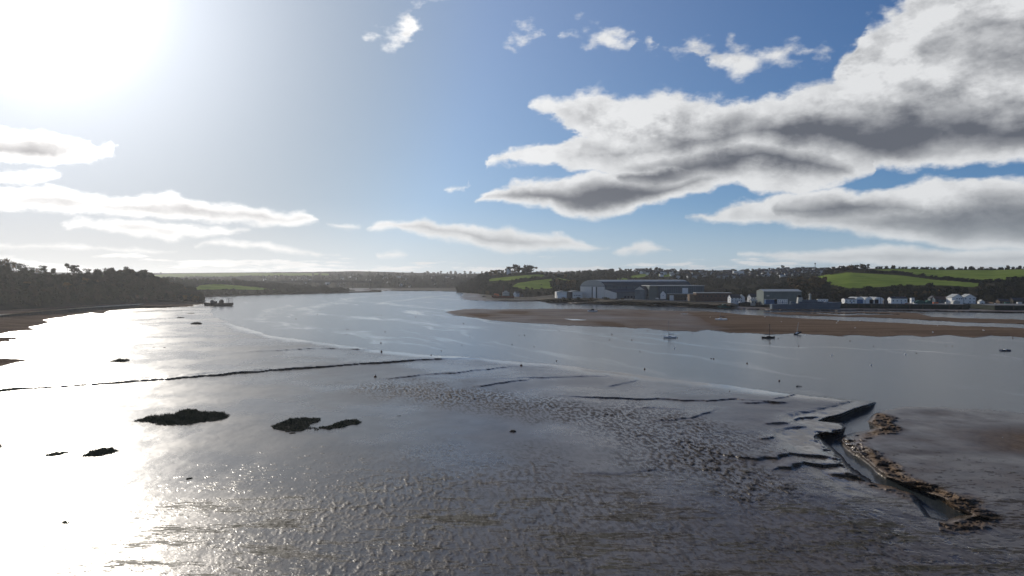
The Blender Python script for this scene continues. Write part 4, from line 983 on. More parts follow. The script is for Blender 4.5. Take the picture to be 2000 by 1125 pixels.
house(1488.5, 590, 968, 4.2, 4, 3.8, .6, 0, M_white, M_palerf, 1, 1, 'white_kiosk', 'bright white box hut between the small cottage and the green shed', cat='hut', ch=0, door=False)
e = empty('quayside_shed', base(1491.5, 591.5, 945), math.radians(3), 'large grey green steel shed with shallow pitched roof on the quay', 'shed')
gable(e, 51, 24, 15.0, 2.6, M_greygreen, M_palerf, dx=25.5, dy=12)
b = MB(); b.box(4, 7.5, -.3, .05, 8.6, 10.2); b.build('panel', M_palerf, e)
for k in range(25): b = MB(); b.box(1 + k * 2.04, 1.25 + k * 2.04, -.12, .02, 0, 14.6); b.build('cladding_rib', M_greygreen, e)
def cabin(px, py, Y, L, h, m, label, nw=4, rot=2):
    e = empty('site_cabin', base(px, py, Y), math.radians(rot), label, 'cabin'); w = MB(); w.box(0, L, 0, 3, -1, h); w.build('body', m, e); w = MB(); w.box(-.15, L + .15, -.15, 3.15, h + .01, h + .25); w.build('roof', M_palerf, e)
    for k in range(nw): window(e, L * (k + .5) / nw, h * .6, .9, .9, -.05)
    b = MB(); b.box(L * .5 - .4, L * .5 + .4, -.1, .05, 0.1, 2.1); b.build('door', M_blue, e)
cabin(1495, 592, 925, 13, 4.6, M_blue, 'pale blue site cabin at the left foot of the green shed')
cabin(1513, 592, 925, 3.4, 5, M_black, 'narrow dark cabin between the blue and white site cabins', 1)
cabin(1518, 592, 925, 14, 4.8, M_white, 'white site cabin in front of the green shed', 5)
cabin(1597, 590.5, 940, 14, 4.0, M_white, 'white cabin seen over the middle of the grey ship', 4)
house(1657, 592.5, 930, 14, 9, 5.6, 1.2, 2, M_white, M_slate, 3, 1, 'white_office', 'white flat topped office left of the arched sheds', cat='office', ch=0)
def arch_shed(px, w_, py, Y, door, label, mdoor):
    e = empty('arched_shed', base(px, py, Y), math.radians(1), label, 'shed'); r_ = w_ / 2; hs = 8.1
    pts = [(-r_, -2)] + [(-r_ * math.cos(math.pi * i / 12), 2.6 + (hs - 2.6) * math.sin(math.pi * i / 12)) for i in range(13)] + [(r_, -2)]
    m = MB(); m.prism(pts, 0, .5, 'y'); m.build('front_wall', M_white, e)
    pts2 = [(x * 1.03, z + .25) for x, z in pts[1:-1]] ; m = MB(); m.prism([(-r_ * 1.03, -2)] + pts2 + [(r_ * 1.03, -2)], .5, 22, 'y'); m.build('arched_roof', M_palerf, e)
    m = MB(); m.box(door[0], door[1], -.12, .05, 0, 5.2); m.build('door', mdoor, e)
arch_shed(1679.5, 12.6, 592.8, 925, (-3.8, 3.9), 'arched white boat shed with a wide blue door, leftmost of the three', M_blue)
arch_shed(1697.5, 10.8, 592.8, 925, (.5, 5.0), 'arched white boat shed with a dark doorway at its right, middle of the three', M_black)
arch_shed(1717.5, 13.5, 592.8, 925, (-6.0, -1.2), 'arched white boat shed beside the dark crane, rightmost of the three', M_black)
e = empty('quay_crane', base(1720, 594, 905), 0, 'dark quayside crane with a curved jib in front of the rightmost arched shed', 'crane')
m = MB(); m.tube([(0, 0, 0), (0, 0, 14.5)], .28, 6, .18); m.build('mast', M_black, e)
m = MB(); m.tube([(0, 0, 13.5), (3, 0, 12.6), (5.6, 0, 9.5), (6.6, 0, 5)], .4, 6, .3); m.build('jib', M_slate, e)
m = MB(); m.box(3.5, 9, -1, 2, 0, 4.5); m.box(4.2, 8.2, -.6, 1.6, 4.5, 6.0); m.build('cab', M_slate, e)
house(1752.5, 593, 928, 21, 9, 6.8, 2.0, 1, M_white, M_slate, 4, 1, 'white_boat_club', 'white single storey building with four dark windows and three small chimneys', cat='building', ch=2)
house(1781.5, 591.5, 940, 4, 4, 6.0, .6, 0, M_white, M_palerf, 1, 1, 'white_hut', 'small white hut alone right of the four windowed building', cat='hut', ch=0, door=False)
house(1840, 592, 948, 24, 9, 5.2, 3.6, 2, M_bluegrey, M_brick, 4, 1, 'red_roofed_shed', 'long low shed with a brown red roof left of the twin white houses', cat='shed', ch=0)
house(1821, 591, 955, 9, 8, 5.5, 3.4, 80, M_greygreen, M_slate, 2, 1, 'green_gabled_shed', 'small green gabled shed behind the green tarpaulins', cat='shed', ch=0)
for nm, x, lab in (('white_house', 1870.5, 'left one of the twin two storey white gabled houses by the dock'), ('white_house', 1894.5, 'right one of the twin two storey white gabled houses by the dock')):
    e = empty(nm, base(x, 594.5, 930), math.radians(2 if x < 1880 else -2), lab, 'house')
    w = MB(); w.prism([(-7.6, -2), (-7.6, 8.8), (0.5, 12.9), (7.6, 8.8), (7.6, -2)], 0, 12, 'y'); w.build('wall', M_white, e)
    w = MB(); w.prism([(-8.2, 8.5), (0.5, 12.95), (8.2, 8.5), (8.2, 8.9), (0.5, 13.4), (-8.2, 8.9)], -.4, 12.4, 'y'); rf = w.build('roof', M_palerf, e)
    c = MB(); c.box(2.4, 3.4, 6, 7, 11.2, 14.2); c.build('chimney', M_brick, rf)
    for wx_, wz in ((-4, 3), (-1, 7.4), (2.4, 3), (2.5, 7.4), (5.4, 7.4)) if x < 1880 else ((-5.5, 7.4), (0, 7.4), (5, 7.4), (0, 3.2), (5, 3.2)): window(e, wx_, wz, 1.3, 1.4, -.02)
    w = MB(); w.box(-2.2, -1.2, -.08, .05, 0, 2.1); w.build('door', M_blue, e)
house(1916, 595, 935, 7, 6, 3.6, 2.6, 80, M_white, M_palerf, 1, 1, 'lock_keeper_hut', 'small pale gabled hut at the dock entrance', cat='hut', ch=0)
house(1958, 594, 960, 14, 7, 4.2, 2.4, 4, M_tan, M_slate, 3, 1, 'boatyard_shed', 'yellowish shed in the boatyard right of the dock entrance', cat='shed', ch=0)
house(1988, 594, 975, 16, 8, 5.0, 3.2, -6, M_stone, M_slate, 3, 1, 'stone_house', 'dark stone house at the right edge behind the boatyard')
# green tarpaulin covered stacks
for px, w_, lab in ((1799, 14, 'green tarpaulin covered stack on the quay right of the white hut'), (1815, 8, 'smaller green tarpaulin covered stack beside the larger one'), (1868, 9, 'pale blue covered boat on the quay before the twin white houses')):
    e = empty('covered_stack', base(px, 594.5, 912), 0, lab, 'stack'); m = MB()
    m.prism([(-w_ / 2, 0), (-w_ / 2 + .6, 3.4), (-w_ * .15, 5.2), (w_ * .2, 4.9), (w_ / 2 - .5, 3.2), (w_ / 2, 0)], 0, 5, 'y'); m.build('tarpaulin', M_teal if px < 1860 else M_palerf, e)
    m = MB(); m.box(-w_ / 2 - .2, w_ / 2 + .2, -.3, 5.3, -.6, .02); m.build('pallet', M_wood, e)
# parked vehicles on the quay
def car(px, py, Y, m, label, rot=0, van=False, group='vehicles parked on the quays'):
    e = empty('parked_van' if van else 'parked_car', base(px, py, Y), math.radians(rot), label, 'van' if van else 'car', group)
    prof = [(-2.6, .35), (-2.6, 1.0), (-2.5, 2.1), (1.3, 2.2), (1.8, 1.3), (2.6, 1.1), (2.6, .35)] if van else [(-2.1, .35), (-2.1, .9), (-1.5, 1.0), (-1.0, 1.45), (.6, 1.45), (1.2, .95), (2.05, .85), (2.1, .35)]
    b = MB(); b.prism(prof, -.85, .85, 'y'); b.build('body', m, e)
    b = MB(); b.prism([(-1.35, 1.02), (-.95, 1.38), (.55, 1.38), (1.05, 1.0)] if not van else [(.4, 1.35), (.4, 2.0), (1.25, 2.0), (1.6, 1.35)], -.87, .87, 'y'); b.build('window', M_window, e)
    for x in (-1.35, 1.35):
        for y in (-.86, .66): w = MB(); w.tube([(x, y, .33), (x, y + .2, .33)], .33, 10); w.build('wheel', M_black, e)
vc = [M_white, M_black, M_metal, M_blue, M_rust, M_gel]
for k, (px, py, Y, mi, van, lab) in enumerate([(1652, 593.2, 908, 2, 0, 'grey car parked left of the white office on the quay'), (1560, 591.5, 915, 5, 1, 'white van parked at the right corner of the green shed'), (1771, 594.2, 905, 4, 0, 'red car parked at the right end of the four windowed building'),
      (1788, 594.4, 905, 0, 0, 'white car parked under the small white hut'), (1952, 597, 905, 0, 1, 'white van parked in the boatyard just right of the dock'), (1961, 597, 905, 1, 0, 'black car parked next to the boatyard van'), (1972, 597.2, 905, 5, 0, 'pale car parked in the middle of the boatyard'),
      (1986, 597.2, 905, 3, 0, 'blue car parked near the right edge of the boatyard'), (1446, 591.5, 935, 0, 0, 'white car parked below the wide white house'), (1457, 591.6, 935, 1, 0, 'dark car parked between the quayside houses'), (1284, 584.5, 1060, 5, 1, 'white van parked on the wharf left of the pale boathouse')]):
    car(px, py, Y, vc[mi], lab, rot=rr.uniform(-12, 12), van=bool(van))
e = empty('stacked_boat', base(1944, 596.2, 915), 0.3, 'white boat standing on the quay corner right of the dock', 'boat'); m = MB(); m.prism([(-2.6, 1.5), (-2, .5), (2.2, .5), (3.2, 1.7)], -1, 1, 'y'); m.build('hull', M_gel, e); m = MB(); m.box(-1.4, .8, -.7, .7, 1.5, 2.5); m.build('cabin', M_gel, e)

# poles and crates along the quays
for k, px in enumerate((1455, 1500, 1540, 1662, 1690, 1733, 1776, 1806, 1850, 1905, 1950, 1975, 1998)):
    e = empty('lamp_post', base(px, 593 if px < 1640 else 595, 905), rr.uniform(0, 6), 'thin dark lamp post on the quay edge', 'lamp post', 'lamp posts along the quays')
    m = MB(); m.tube([(0, 0, -1), (0, 0, 8)], .16, 6, .1); m.build('post', M_black, e); m = MB(); m.tube([(0, 0, 8), (1.1, 0, 8.3)], .1, 5); m.box(.8, 1.7, -.2, .2, 8.2, 8.45); m.build('lamp', M_metal, e)
for px, mm, lab in ((1613, M_rust, 'rusty red container behind the bow of the grey ship'), (1622, M_blue, 'blue container right of the rusty red one'), (1789, M_cream, 'pale container between the white hut and the green stack'), (1828, M_orange, 'orange skip on the quay before the green gabled shed'), (1852, M_cream, 'pale container left of the twin white houses'), (1968, M_teal, 'green container in the middle of the boatyard'), (1992, M_cream, 'pale container at the right end of the boatyard')):
    e = empty('storage_container', base(px, 594.0, 922), math.radians(rr.uniform(-8, 8)), lab, 'container'); m = MB(); m.box(-3, 3, 0, 2.4, -.3, 2.6); m.build('body', mm, e)
    for j in range(11): m = MB(); m.box(-2.9 + j * .56, -2.7 + j * .56, -.06, .02, 0, 2.5); m.build('rib', mm, e)
    m = MB(); m.box(3.0, 3.05, .1, 2.3, .1, 2.4); m.build('door', M_slate, e)

# communications mast on the skyline
e = empty('radio_mast', H(1592, 525, 2480) - Vector((0, 0, 3)), 0, 'tall dark radio mast on the skyline of the town hill', 'mast')
m = MB(); m.tube([(0, 0, 0), (0, 0, 24)], 1.0, 6, .6); m.build('pole', M_black, e); m = MB(); m.box(-1.6, 1.6, -1.6, 1.6, 18.5, 23.5); m.build('antenna', M_slate, e)

# town houses on the hills: copies of three kinds, each its own object
def tiny_house(L, W, h, rh, mw, mr):
    m = MB(); m.prism([(-W / 2, -4), (-W / 2, h), (0, h + rh), (W / 2, h), (W / 2, -4)], -L / 2, L / 2, 'x'); m.cur = 1
    m.prism([(-W / 2 - .4, h - .1), (0, h + rh + .05), (W / 2 + .4, h - .1), (W / 2 + .4, h + .25), (0, h + rh + .4), (-W / 2 - .4, h + .25)], -L / 2 - .4, L / 2 + .4, 'x'); m.cur = 2
    n = max(2, int(L / 4))
    for k in range(n):
        for z in ((1.4, 4.0) if h > 4.5 else (1.5,)): x = -L / 2 + L * (k + .5) / n; m.box(x - .55, x + .55, -W / 2 - .08, -W / 2 + .05, z - .55, z + .55)
    m.cur = 3; m.box(L / 2 - 1.6, L / 2 - .6, -.4, .4, h + rh * .6, h + rh + 1.2)
    me = bpy.data.meshes.new('town_house'); me.from_pydata(m.v, [], m.f)
    for k in (mw, mr, M_window, M_brick): me.materials.append(k)
    me.polygons.foreach_set('material_index', m.mi); me.update(); return me
TH_ = [tiny_house(10, 8, 5.2, 3, M_white, M_slate), tiny_house(18, 8, 5.4, 3, M_cream, M_slate), tiny_house(12, 8, 3, 2.6, M_white, M_palerf), tiny_house(30, 9, 5.6, 3.2, M_palerf, M_slate), tiny_house(11, 8, 5.2, 3.4, M_brick, M_slate)]
def scatter_houses(hill, poly, n, label, group, seed, ks=(0, 1, 2, 3, 4), tmin=0, tmax=1, sc=1.0):
    r = np.random.RandomState(seed); got = []; k = 0
    while len(got) < n and k < 40000:
        k += 1; px = r.uniform(min(p[0] for p in poly), max(p[0] for p in poly)); t = r.uniform(tmin, tmax)
        q = hill.pos(px, t); a, b = to_px(q)
        if seg_dist(np.array([a]), np.array([b]), poly, True)[0] < 0: continue
        if any(abs(q[0] - g[0]) < 12 and abs(q[1] - g[1]) < 16 for g in got): continue
        got.append(q); o = bpy.data.objects.new('town_house', TH_[ks[r.randint(len(ks))]]); COL.objects.link(o)
        o.location = (q[0], q[1], q[2] + 1.5); o.rotation_euler = (0, 0, r.uniform(-.7, .7) + (1.57 if r.rand() < .25 else 0)); o.scale = (sc, sc, sc)
        tag(o, label, 'house', group)
scatter_houses(h_town, [(1330,532),(1400,534),(1450,532),(1500,529),(1560,526),(1640,525),(1700,527),(1640,536),(1540,542),(1440,545),(1340,545)], 150, 'small house among the rows of houses on the hill right of the shipyard', 'town houses on the hill right of the shipyard', 3, tmin=.3)
scatter_houses(h_town, [(1230,530),(1330,531),(1330,545),(1300,543),(1230,534)], 30, 'small house among trees on the hill above the great hall', 'houses above the great hall', 4, tmin=.3)
scatter_houses(h_vale, [(490,543),(740,541),(900,543),(900,558),(740,562),(560,556)], 42, 'distant white house on the valley side behind the road bridge', 'distant houses behind the road bridge', 6, (0, 1, 2), sc=1.1)
for k in range(5):
    q = H(1548 + k * 9, 530 - k * .6, 2300); o = bpy.data.objects.new('town_house', TH_[3]); COL.objects.link(o); o.location = q; o.rotation_euler = (0, 0, .1 * k - .2); tag(o, 'long pale terrace of houses below the radio mast', 'terrace', 'pale terraces below the radio mast')
q = H(1442, 534, 2150); e = empty('school', q, .1, 'long pinkish white building in the trees on the town hill', 'building'); m = MB(); m.box(-16, 16, -4, 4, -3, 7); m.build('wall', M_white, e); m = MB(); m.box(-16.5, 16.5, -4.5, 4.5, 7.02, 7.8); m.build('roof', M_palerf, e)

# ------------------------------------------------------------------ the high road bridge
e = empty('road_bridge', H(625, 549.5, 2650) - Vector((0, 0, 0)), math.radians(-4), 'long grey concrete road bridge high over the head of the estuary', 'bridge')
zd = e.location.z
m = MB(); n = 16; xs = [-225 + 450 * i / n for i in range(n + 1)]; top = [(x, 2.2 - 3.5 * (x / 225) ** 2) for x in xs]
hh = lambda x: 5.0 + 2.4 * abs(math.cos(math.pi * (x + 225) / 75)) ** 3
m.prism(top + [(x, z - hh(x)) for x, z in top[::-1]], -5.5, 5.5, 'y'); m.build('deck', M_weedwall, e)
for y in (-5.6, 5.4):
    m = MB(); m.prism([(x, z) for x, z in top] + [(x, z + 1.6) for x, z in top[::-1]], y, y + .2, 'y'); m.build('parapet', M_weedwall, e)
for k in range(7):
    x = -225 + 75 * (k + .5) - 0 ; x = -187.5 + 62.5 * k; m = MB(); m.prism([(x - 2.2, -4.0), (x + 2.2, -4.0), (x + 3.0, -zd - 2), (x - 3.0, -zd - 2)], -3.5, 3.5, 'y'); m.build('pier', M_stone, e)

# ------------------------------------------------------------------ boats
def hull_mesh(L, B, D, sheer=.25, bow=.9, stern=.7, n=14, keel=0.35, flat_bottom=False):
    """hull as cross sections from stern (-x) to bow (+x), deck included"""
    m = MB(); secs = []
    for i in range(n + 1):
        t = i / n; x = -L / 2 + L * t
        w = B / 2 * min(1, (stern + (1 - stern) * math.sin(min(1, t / .45) * math.pi / 2))) * (1 if t < .5 else max(0.02, 1 - ((t - .5) / .5) ** 2.2))
        dk = D * (1 + sheer * (2 * t - .9) ** 2); kb = 0.0 if t < .8 else D * .55 * ((t - .8) / .2) ** 1.5
        xb = x + (bow * .12 * L * 0 if t < 1 else 0)
        secs.append([(x, -w, dk), (x, -w * .96, kb + (dk - kb) * .5), (x, -w * (.86 if flat_bottom else .6), kb + (dk - kb) * .12), (x, 0, kb), (x, w * (.86 if flat_bottom else .6), kb + (dk - kb) * .12), (x, w * .96, kb + (dk - kb) * .5), (x, w, dk)])
    k = 7; vs = [p for s in secs for p in s]; fs = []
    for i in range(n):
        for j in range(k - 1): fs.append((i * k + j, (i + 1) * k + j, (i + 1) * k + j + 1, i * k + j + 1))
        fs.append((i * k, i * k + 6, (i + 1) * k + 6, (i + 1) * k))
    fs.append(tuple(range(k))); fs.append(tuple(n * k + j for j in range(k))[::-1]); m.add(vs, fs); return m
def sailboat(loc, rz, L, mh, ms, label, heel=0.0, boom=True, cabin=True, pitch=0.0, lean_mast=0.0, mastc=None, name='sailing_boat', mast_h=1.25, sink=0.0):
    e = empty(name, loc, rz, label, 'boat'); e.rotation_euler = (heel, pitch, rz)
    B, D = L * .30, L * .13; e.location.z -= sink
    h = hull_mesh(L, B, D); h.build('hull', mh, e, True)
    if cabin:
        c = MB(); c.prism([(-L * .12, D), (-L * .10, D + L * .075), (L * .14, D + L * .06), (L * .24, D * 1.02)], -B * .28, B * .28, 'y'); c.build('cabin', ms, e)
        for s_ in (-1, 1): w = MB(); w.box(-L * .07, L * .12, s_ * B * .285 - .01, s_ * B * .285 + .01, D + L * .022, D + L * .045); w.build('cabin_window', M_window, e)
    mm = MB(); mx = L * .08; hM = L * mast_h; mm.tube([(mx, 0, D), (mx, 0, D + hM)], .15, 6, .11); mm.build('mast', mastc or M_metal, e)
    if boom:
        b = MB(); b.tube([(mx, 0, D + L * .17), (mx - L * .42, 0, D + L * .19)], .1, 6); b.build('boom', mastc or M_metal, e)
        s_ = MB(); s_.tube([(mx - .1, 0, D + L * .205), (mx - L * .2, 0, D + L * .20), (mx - L * .40, 0, D + L * .21)], .26, 7, .14); s_.build('furled_sail', M_sail, e)
    r_ = MB(); r_.tube([(L * .49, 0, D * 1.28), (mx, 0, D + hM * .96)], .05, 4); r_.tube([(-L * .49, 0, D * 1.2), (mx, 0, D + hM * .98)], .025, 4)
    for s in (-1, 1): r_.tube([(mx - .1, s * B * .46, D), (mx, 0, D + hM * .8)], .022, 4)
    r_.build('rigging', M_metal, e)
    k = MB(); k.prism([(-L * .08, .1), (L * .12, .1), (L * .05, -L * .03), (-L * .05, -L * .03)], -.06, .06, 'y'); k.build('keel', M_black, e)
    ru = MB(); ru.prism([(-L * .50, D * .9), (-L * .47, D * .9), (-L * .46, -.1), (-L * .52, -.1)], -.05, .05, 'y'); ru.build('rudder', M_rust, e)
    return e
sailboat(G(1308, 660, 0), R(184), 8.6, M_gel, M_gel, 'pale sailing yacht afloat with dark sail furled on its boom, left of the moored boats', sink=.25)
sailboat(G(1408, 626, .5), R(176), 11.0, M_gel, M_gel, 'white sailing yacht aground on the sand bar with its rudder showing', heel=R(-8), mast_h=1.05, name='stranded_yacht')
sailboat(G(1501, 660.5, 0), R(3), 8.8, M_black, M_black, 'square dark hulled boat afloat with a bare dark mast', boom=True, mastc=M_black, cabin=True, sink=.3, mast_h=1.0, name='dark_sailing_boat')
sailboat(G(1557, 652.5, .3), R(200), 6.6, M_black, M_gel, 'small yacht heeled over on the edge of the sand bar, white mast leaning right', heel=R(-25), pitch=R(14), mastc=M_white, boom=False, mast_h=1.35, name='heeled_yacht')
sailboat(G(1079, 585.0, 1.2), R(100), 8, M_gel, M_gel, 'small white yacht beached below the low white workshop', name='beached_yacht')
sailboat(G(1281, 595.5, .8), R(165), 9, M_gel, M_gel, 'white yacht lying against the wharf below the pale boathouse', name='moored_yacht')
sailboat(G(1268, 594.5, .8), R(190), 8, M_metal, M_gel, 'grey yacht lying just left of the white one below the wharf', name='moored_yacht')
def motorboat(loc, rz, L, mh, mc, label, name='motor_boat', wheel=True, rz2=0):
    e = empty(name, loc, rz, label, 'boat'); B, D = L * .32, L * .15
    hull_mesh(L, B, D).build('hull', mh, e, True)
    s = MB(); s.prism([(-L * .45, D * 1.05), (-L * .45, D * 1.16), (L * .30, D * 1.2), (L * .47, D * 1.42), (L * .48, D * 1.3)], -B * .40, B * .40, 'y') if False else None
    c = MB(); c.prism([(-L * .18, D), (-L * .16, D + L * .17), (L * .08, D + L * .17), (L * .14, D + L * .08), (L * .32, D + L * .05), (L * .34, D)], -B * .32, B * .32, 'y'); c.build('cabin', mc, e)
    for y in (-B * .325, B * .325): w = MB(); w.box(-L * .12, L * .07, y - .02, y + .02, D + L * .09, D + L * .14); w.build('cabin_window', M_window, e)
    r_ = MB(); r_.tube([(-L * .42, 0, D), (-L * .42, 0, D + L * .22)], .05, 5); r_.tube([(0, 0, D + L * .17), (-L * .03, 0, D + L * .3)], .05, 5); r_.tube([(L * .3, -B * .2, D), (L * .3, -B * .2, D + .9), (L * .46, 0, D * 1.2 + .9), (L * .3, B * .2, D + .9), (L * .3, B * .2, D)], .03, 4); r_.build('rail', M_metal, e)
    return e
motorboat(G(1157, 609.6, .7), R(174), 11.5, M_gel, M_black, 'motor cruiser with dark cabin aground on top of the sand bar')
e = motorboat(G(1414, 602, .8), R(178), 17, M_teal, M_teal, 'teal hulled work boat lying beside the tan jetty head', name='work_boat'); 
# wooden stub: raft in mid river
e = empty('raft', G(1963, 685.5, 0), R(3), 'small dark raft with a white box amidships near the right edge', 'raft')
for x in (-1.7, 1.7): m = MB(); m.box(x - .9, x + .9, -1, 1, -.2, .75); m.build('float', M_sail, e)
m = MB(); m.box(-.9, .9, -.9, .9, .1, .45); m.build('deck', M_wood, e); m = MB(); m.box(-.5, .5, -.5, .5, .45, .95); m.build('box', M_white, e)
# floating log
e = empty('drift_log', G(1561, 755, 0), R(-12), 'half sunk dark log floating in the right hand channel', 'log'); m = MB(); m.tube([(-1.1, 0, .12), (0, 0, .2), (.9, .1, .1)], .16, 8, .08); m.build('log', M_black, e); m = MB(); m.tube([(-.4, 0, .2), (-.75, 0, .5)], .05, 5, .03); m.build('branch', M_black, e)
# dredger moored off the left headland
Yb = 1050
e = empty('dredger_barge', G(427, 597.2, 0), R(3), 'black dredger barge with gantries moored off the tip of the left headland', 'barge')
m = MB(); m.prism([(-19, 1.0), (-17.5, -.3), (17, -.3), (19.5, 1.2), (19.5, 4.3), (10, 3.9), (-10, 3.9), (-19.5, 4.6)], -4.5, 4.5, 'y'); m.build('hull', M_black, e)
m = MB(); m.box(-11, -3, -2.8, 2.8, 3.9, 6.6); m.prism([(-11, 6.61), (-10, 8.4), (-8, 8.4), (-7, 6.61)], -2, 2, 'y'); m.build('wheelhouse', M_slate, e)
m = MB(); m.box(1.5, 6.5, -2.6, 2.6, 3.9, 7.6); m.box(3, 5.5, -1.5, 1.5, 7.6, 9); m.build('deckhouse', M_black, e)
for x in (12.6, 15.0, 18.4): m = MB(); m.tube([(x, -2.5, 3.9), (x, -2.5, 10.5)], .22, 5); m.tube([(x, 2.5, 3.9), (x, 2.5, 10.5)], .22, 5); m.tube([(x, -2.5, 10.4), (x, 2.5, 10.4)], .2, 5); m.build('gantry', M_black, e)
m = MB(); m.tube([(12.6, -2.5, 10.4), (18.4, -2.5, 10.4)], .18, 5); m.tube([(15, -2.5, 8), (18.4, -2.5, 8)], .15, 5); m.build('gantry_beam', M_black, e)
m = MB(); m.tube([(-6, 0, 6.6), (-6, 0, 12)], .15, 5); m.tube([(-6, 0, 11), (3, 0, 9)], .08, 4); m.build('mast', M_black, e)
m = MB()
for k in range(12): m.tube([(-18 + k * 3.2, -4.4, 4.2), (-18 + k * 3.2, -4.4, 5.4)], .06, 4)
m.tube([(-18, -4.4, 5.4), (17, -4.4, 5.2)], .06, 4); m.build('rail', M_black, e)
e = empty('gangway', G(398, 595.5, 0), R(4), 'thin dark gangway from the headland rocks to the dredger barge', 'gangway'); m = MB(); m.tube([(-8, 0, 6.5), (4.2, 0, 6.0)], .2, 5); m.tube([(-8, 0, 7.6), (4.2, 0, 7.1)], .07, 4)
m.build('walkway', M_black, e)
for x in (-7, -2, 2.8): m = MB(); m.tube([(x, 0, -1), (x, 0, 7.6)], .18, 5); m.build('post', M_black, e)
# rusty ship on the shingle point
e = empty('rusty_ship', G(982, 583.0, 1.0), R(184), 'rusty red ship with a tall grey deckhouse laid up on the shingle point', 'ship'); e.location = G(982, 582.6, 1.0)
m = hull_mesh(43, 9, 4.2, sheer=.35, stern=.85); m.build('hull', M_rust, e, True)
m = MB(); m.box(-20, -1, -3.2, 3.2, 3.8, 5.6); m.build('bulwark', M_black, e)
m = MB(); m.box(-12.5, 0.5, -3.4, 3.4, 5.2, 12.2); m.box(-9, -3, -2.6, 2.6, 12.2, 14.5); h_ = m.build('deckhouse', M_palerf, e)
for k in range(4): window(h_, -11 + k * 3, 9.8, 1.4, 1.0, -3.42); window(h_, -11 + k * 3, 9.8, 1.4, 1.0, 3.36)
m = MB(); m.prism([(6, 4.4), (8, 8.4), (16, 9.4), (17.5, 7.5), (10, 4.4)], -2.4, 2.4, 'y'); m.build('fore_structure', M_orange, e)
m = MB(); m.tube([(-3, 0, 12), (-1, 0, 24)], .35, 5, .2); m.tube([(3, 0, 4), (-1, 0, 19)], .35, 5, .25); m.build('derrick', M_rust, e)
m = MB(); m.tube([(-10, 0, 14), (-10, 0, 19)], .2, 5); m.build('mast', M_rust, e)
e = motorboat(G(945, 580.5, 1.0), R(160), 9, M_black, M_black, 'small dark boat lying on the shingle left of the rusty ship', name='beached_boat')
# grey naval ship along the quay
e = empty('naval_ship', G(1573, 605.2, 0), R(-1.2), 'long blue grey naval ship moored against the dark stone quay', 'ship')
Ls = 86.0; m = MB(); n = 22; secs = []
for i in range(n + 1):
    t = i / n; x = -Ls / 2 + Ls * t; w = 5.6 * (0.82 + .18 * min(1, t / .2)) * (1 if t < .62 else max(.03, 1 - ((t - .62) / .38) ** 2)); dk = 7.2 + 1.6 * t ** 3 + (1.0 if t > .28 else 0)
    xs_ = x + (2.6 * max(0, (t - .8) / .2))
    secs.append([(xs_, -w, dk), (x, -w * (.9 - .3 * max(0, t - .7)), 2.5), (x, -w * .8, -.4), (x, w * .8, -.4), (x, w * .9, 2.5), (xs_, w, dk)])
vs = [p for s in secs for p in s]; fs = []
for i in range(n):
    for j in range(5): fs.append((i * 6 + j, (i + 1) * 6 + j, (i + 1) * 6 + j + 1, i * 6 + j + 1))
    fs.append((i * 6, i * 6 + 5, (i + 1) * 6 + 5, (i + 1) * 6))
fs.append(tuple(range(6))); fs.append(tuple(n * 6 + j for j in range(6))[::-1]); m.add(vs, fs); m.build('hull', M_navy, e)
m = MB(); m.box(-9, 21, -3.8, 3.8, 8.0, 10.6); m.box(-5, 14, -3.2, 3.2, 10.6, 12.6); m.build('superstructure', M_navy, e)
m = MB(); m.prism([(-10.5, 8.0), (-9.6, 15.8), (-4.6, 15.8), (-3.6, 8.0)], -2.4, 2.4, 'y'); m.build('funnel', M_palerf, e)
m = MB(); m.box(-9.8, -6.2, -1.6, 1.6, 15.8, 18.4); m.build('funnel_cap', M_black, e)
m = MB(); m.prism([(4.4, 12.5), (5.0, 20.5), (6.6, 20.5), (7.0, 12.5)], -.8, .8, 'y'); m.box(3.9, 7.4, -1.6, 1.6, 18.6, 19.2); m.build('mast', M_palerf, e)
m = MB(); m.tube([(-22, 0, 8), (-22, 0, 15.5)], .12, 5); m.tube([(22, 0, 9), (22, 0, 13)], .1, 5); m.build('pole_mast', M_metal, e)
m = MB()
for k in range(9): m.box(-36 + k * 2.6, -35.7 + k * 2.6, -4.6, -4.4, 6.8, 9.4)
m.box(-36, -14.8, -4.65, -4.35, 9.3, 9.6); m.build('deck_rail', M_navy, e)
m = MB(); m.box(-19, -14, -2, 2, 8, 10.4); m.build('winch_house', M_navy, e)
m = MB(); m.lathe([(1.6, 8.6), (1.5, 10.2), (.4, 10.6)], 8, (27, 0, 0)); m.tube([(27.5, 0, 9.8), (31, 0, 10.4)], .15, 6); m.build('gun_turret', M_navy, e)
for k in range(10): window(e, -6 + k * 2.6, 9.4, .9, .7, -3.85, name='porthole')

# ------------------------------------------------------------------ mooring buoys
def buoy_proto(m, name='mooring_buoy', r=.34):
    o = MB(); o.lathe([(r * .35, -r * .9), (r * .8, -r * .55), (r, 0), (r * .8, r * .6), (r * .35, r * .92), (r * .16, r * .98), (r * .16, r * 1.35), (r * .05, r * 1.4)], 12).cur
    o.tube([(-r * .22, 0, r * 1.25), (0, 0, r * 1.75), (r * .22, 0, r * 1.25)], r * .07, 5)
    me = bpy.data.meshes.new(name); me.from_pydata(o.v, [], o.f); me.materials.append(m); me.polygons.foreach_set('use_smooth', [True] * len(o.f)); me.update(); return me
B_dark, B_white = buoy_proto(M_darkbuoy), buoy_proto(M_gel)
def buoy(px, py, me, label, group=None, s=1.0, z=.05, name='mooring_buoy'):
    o = link(name, me); o.location = G(px, py, z); s *= 1.15; o.scale = (s, s, s); o.rotation_euler = (rr.uniform(-.3, .3), rr.uniform(-.3, .3), rr.uniform(0, 6)); tag(o, label, 'buoy', group); return o
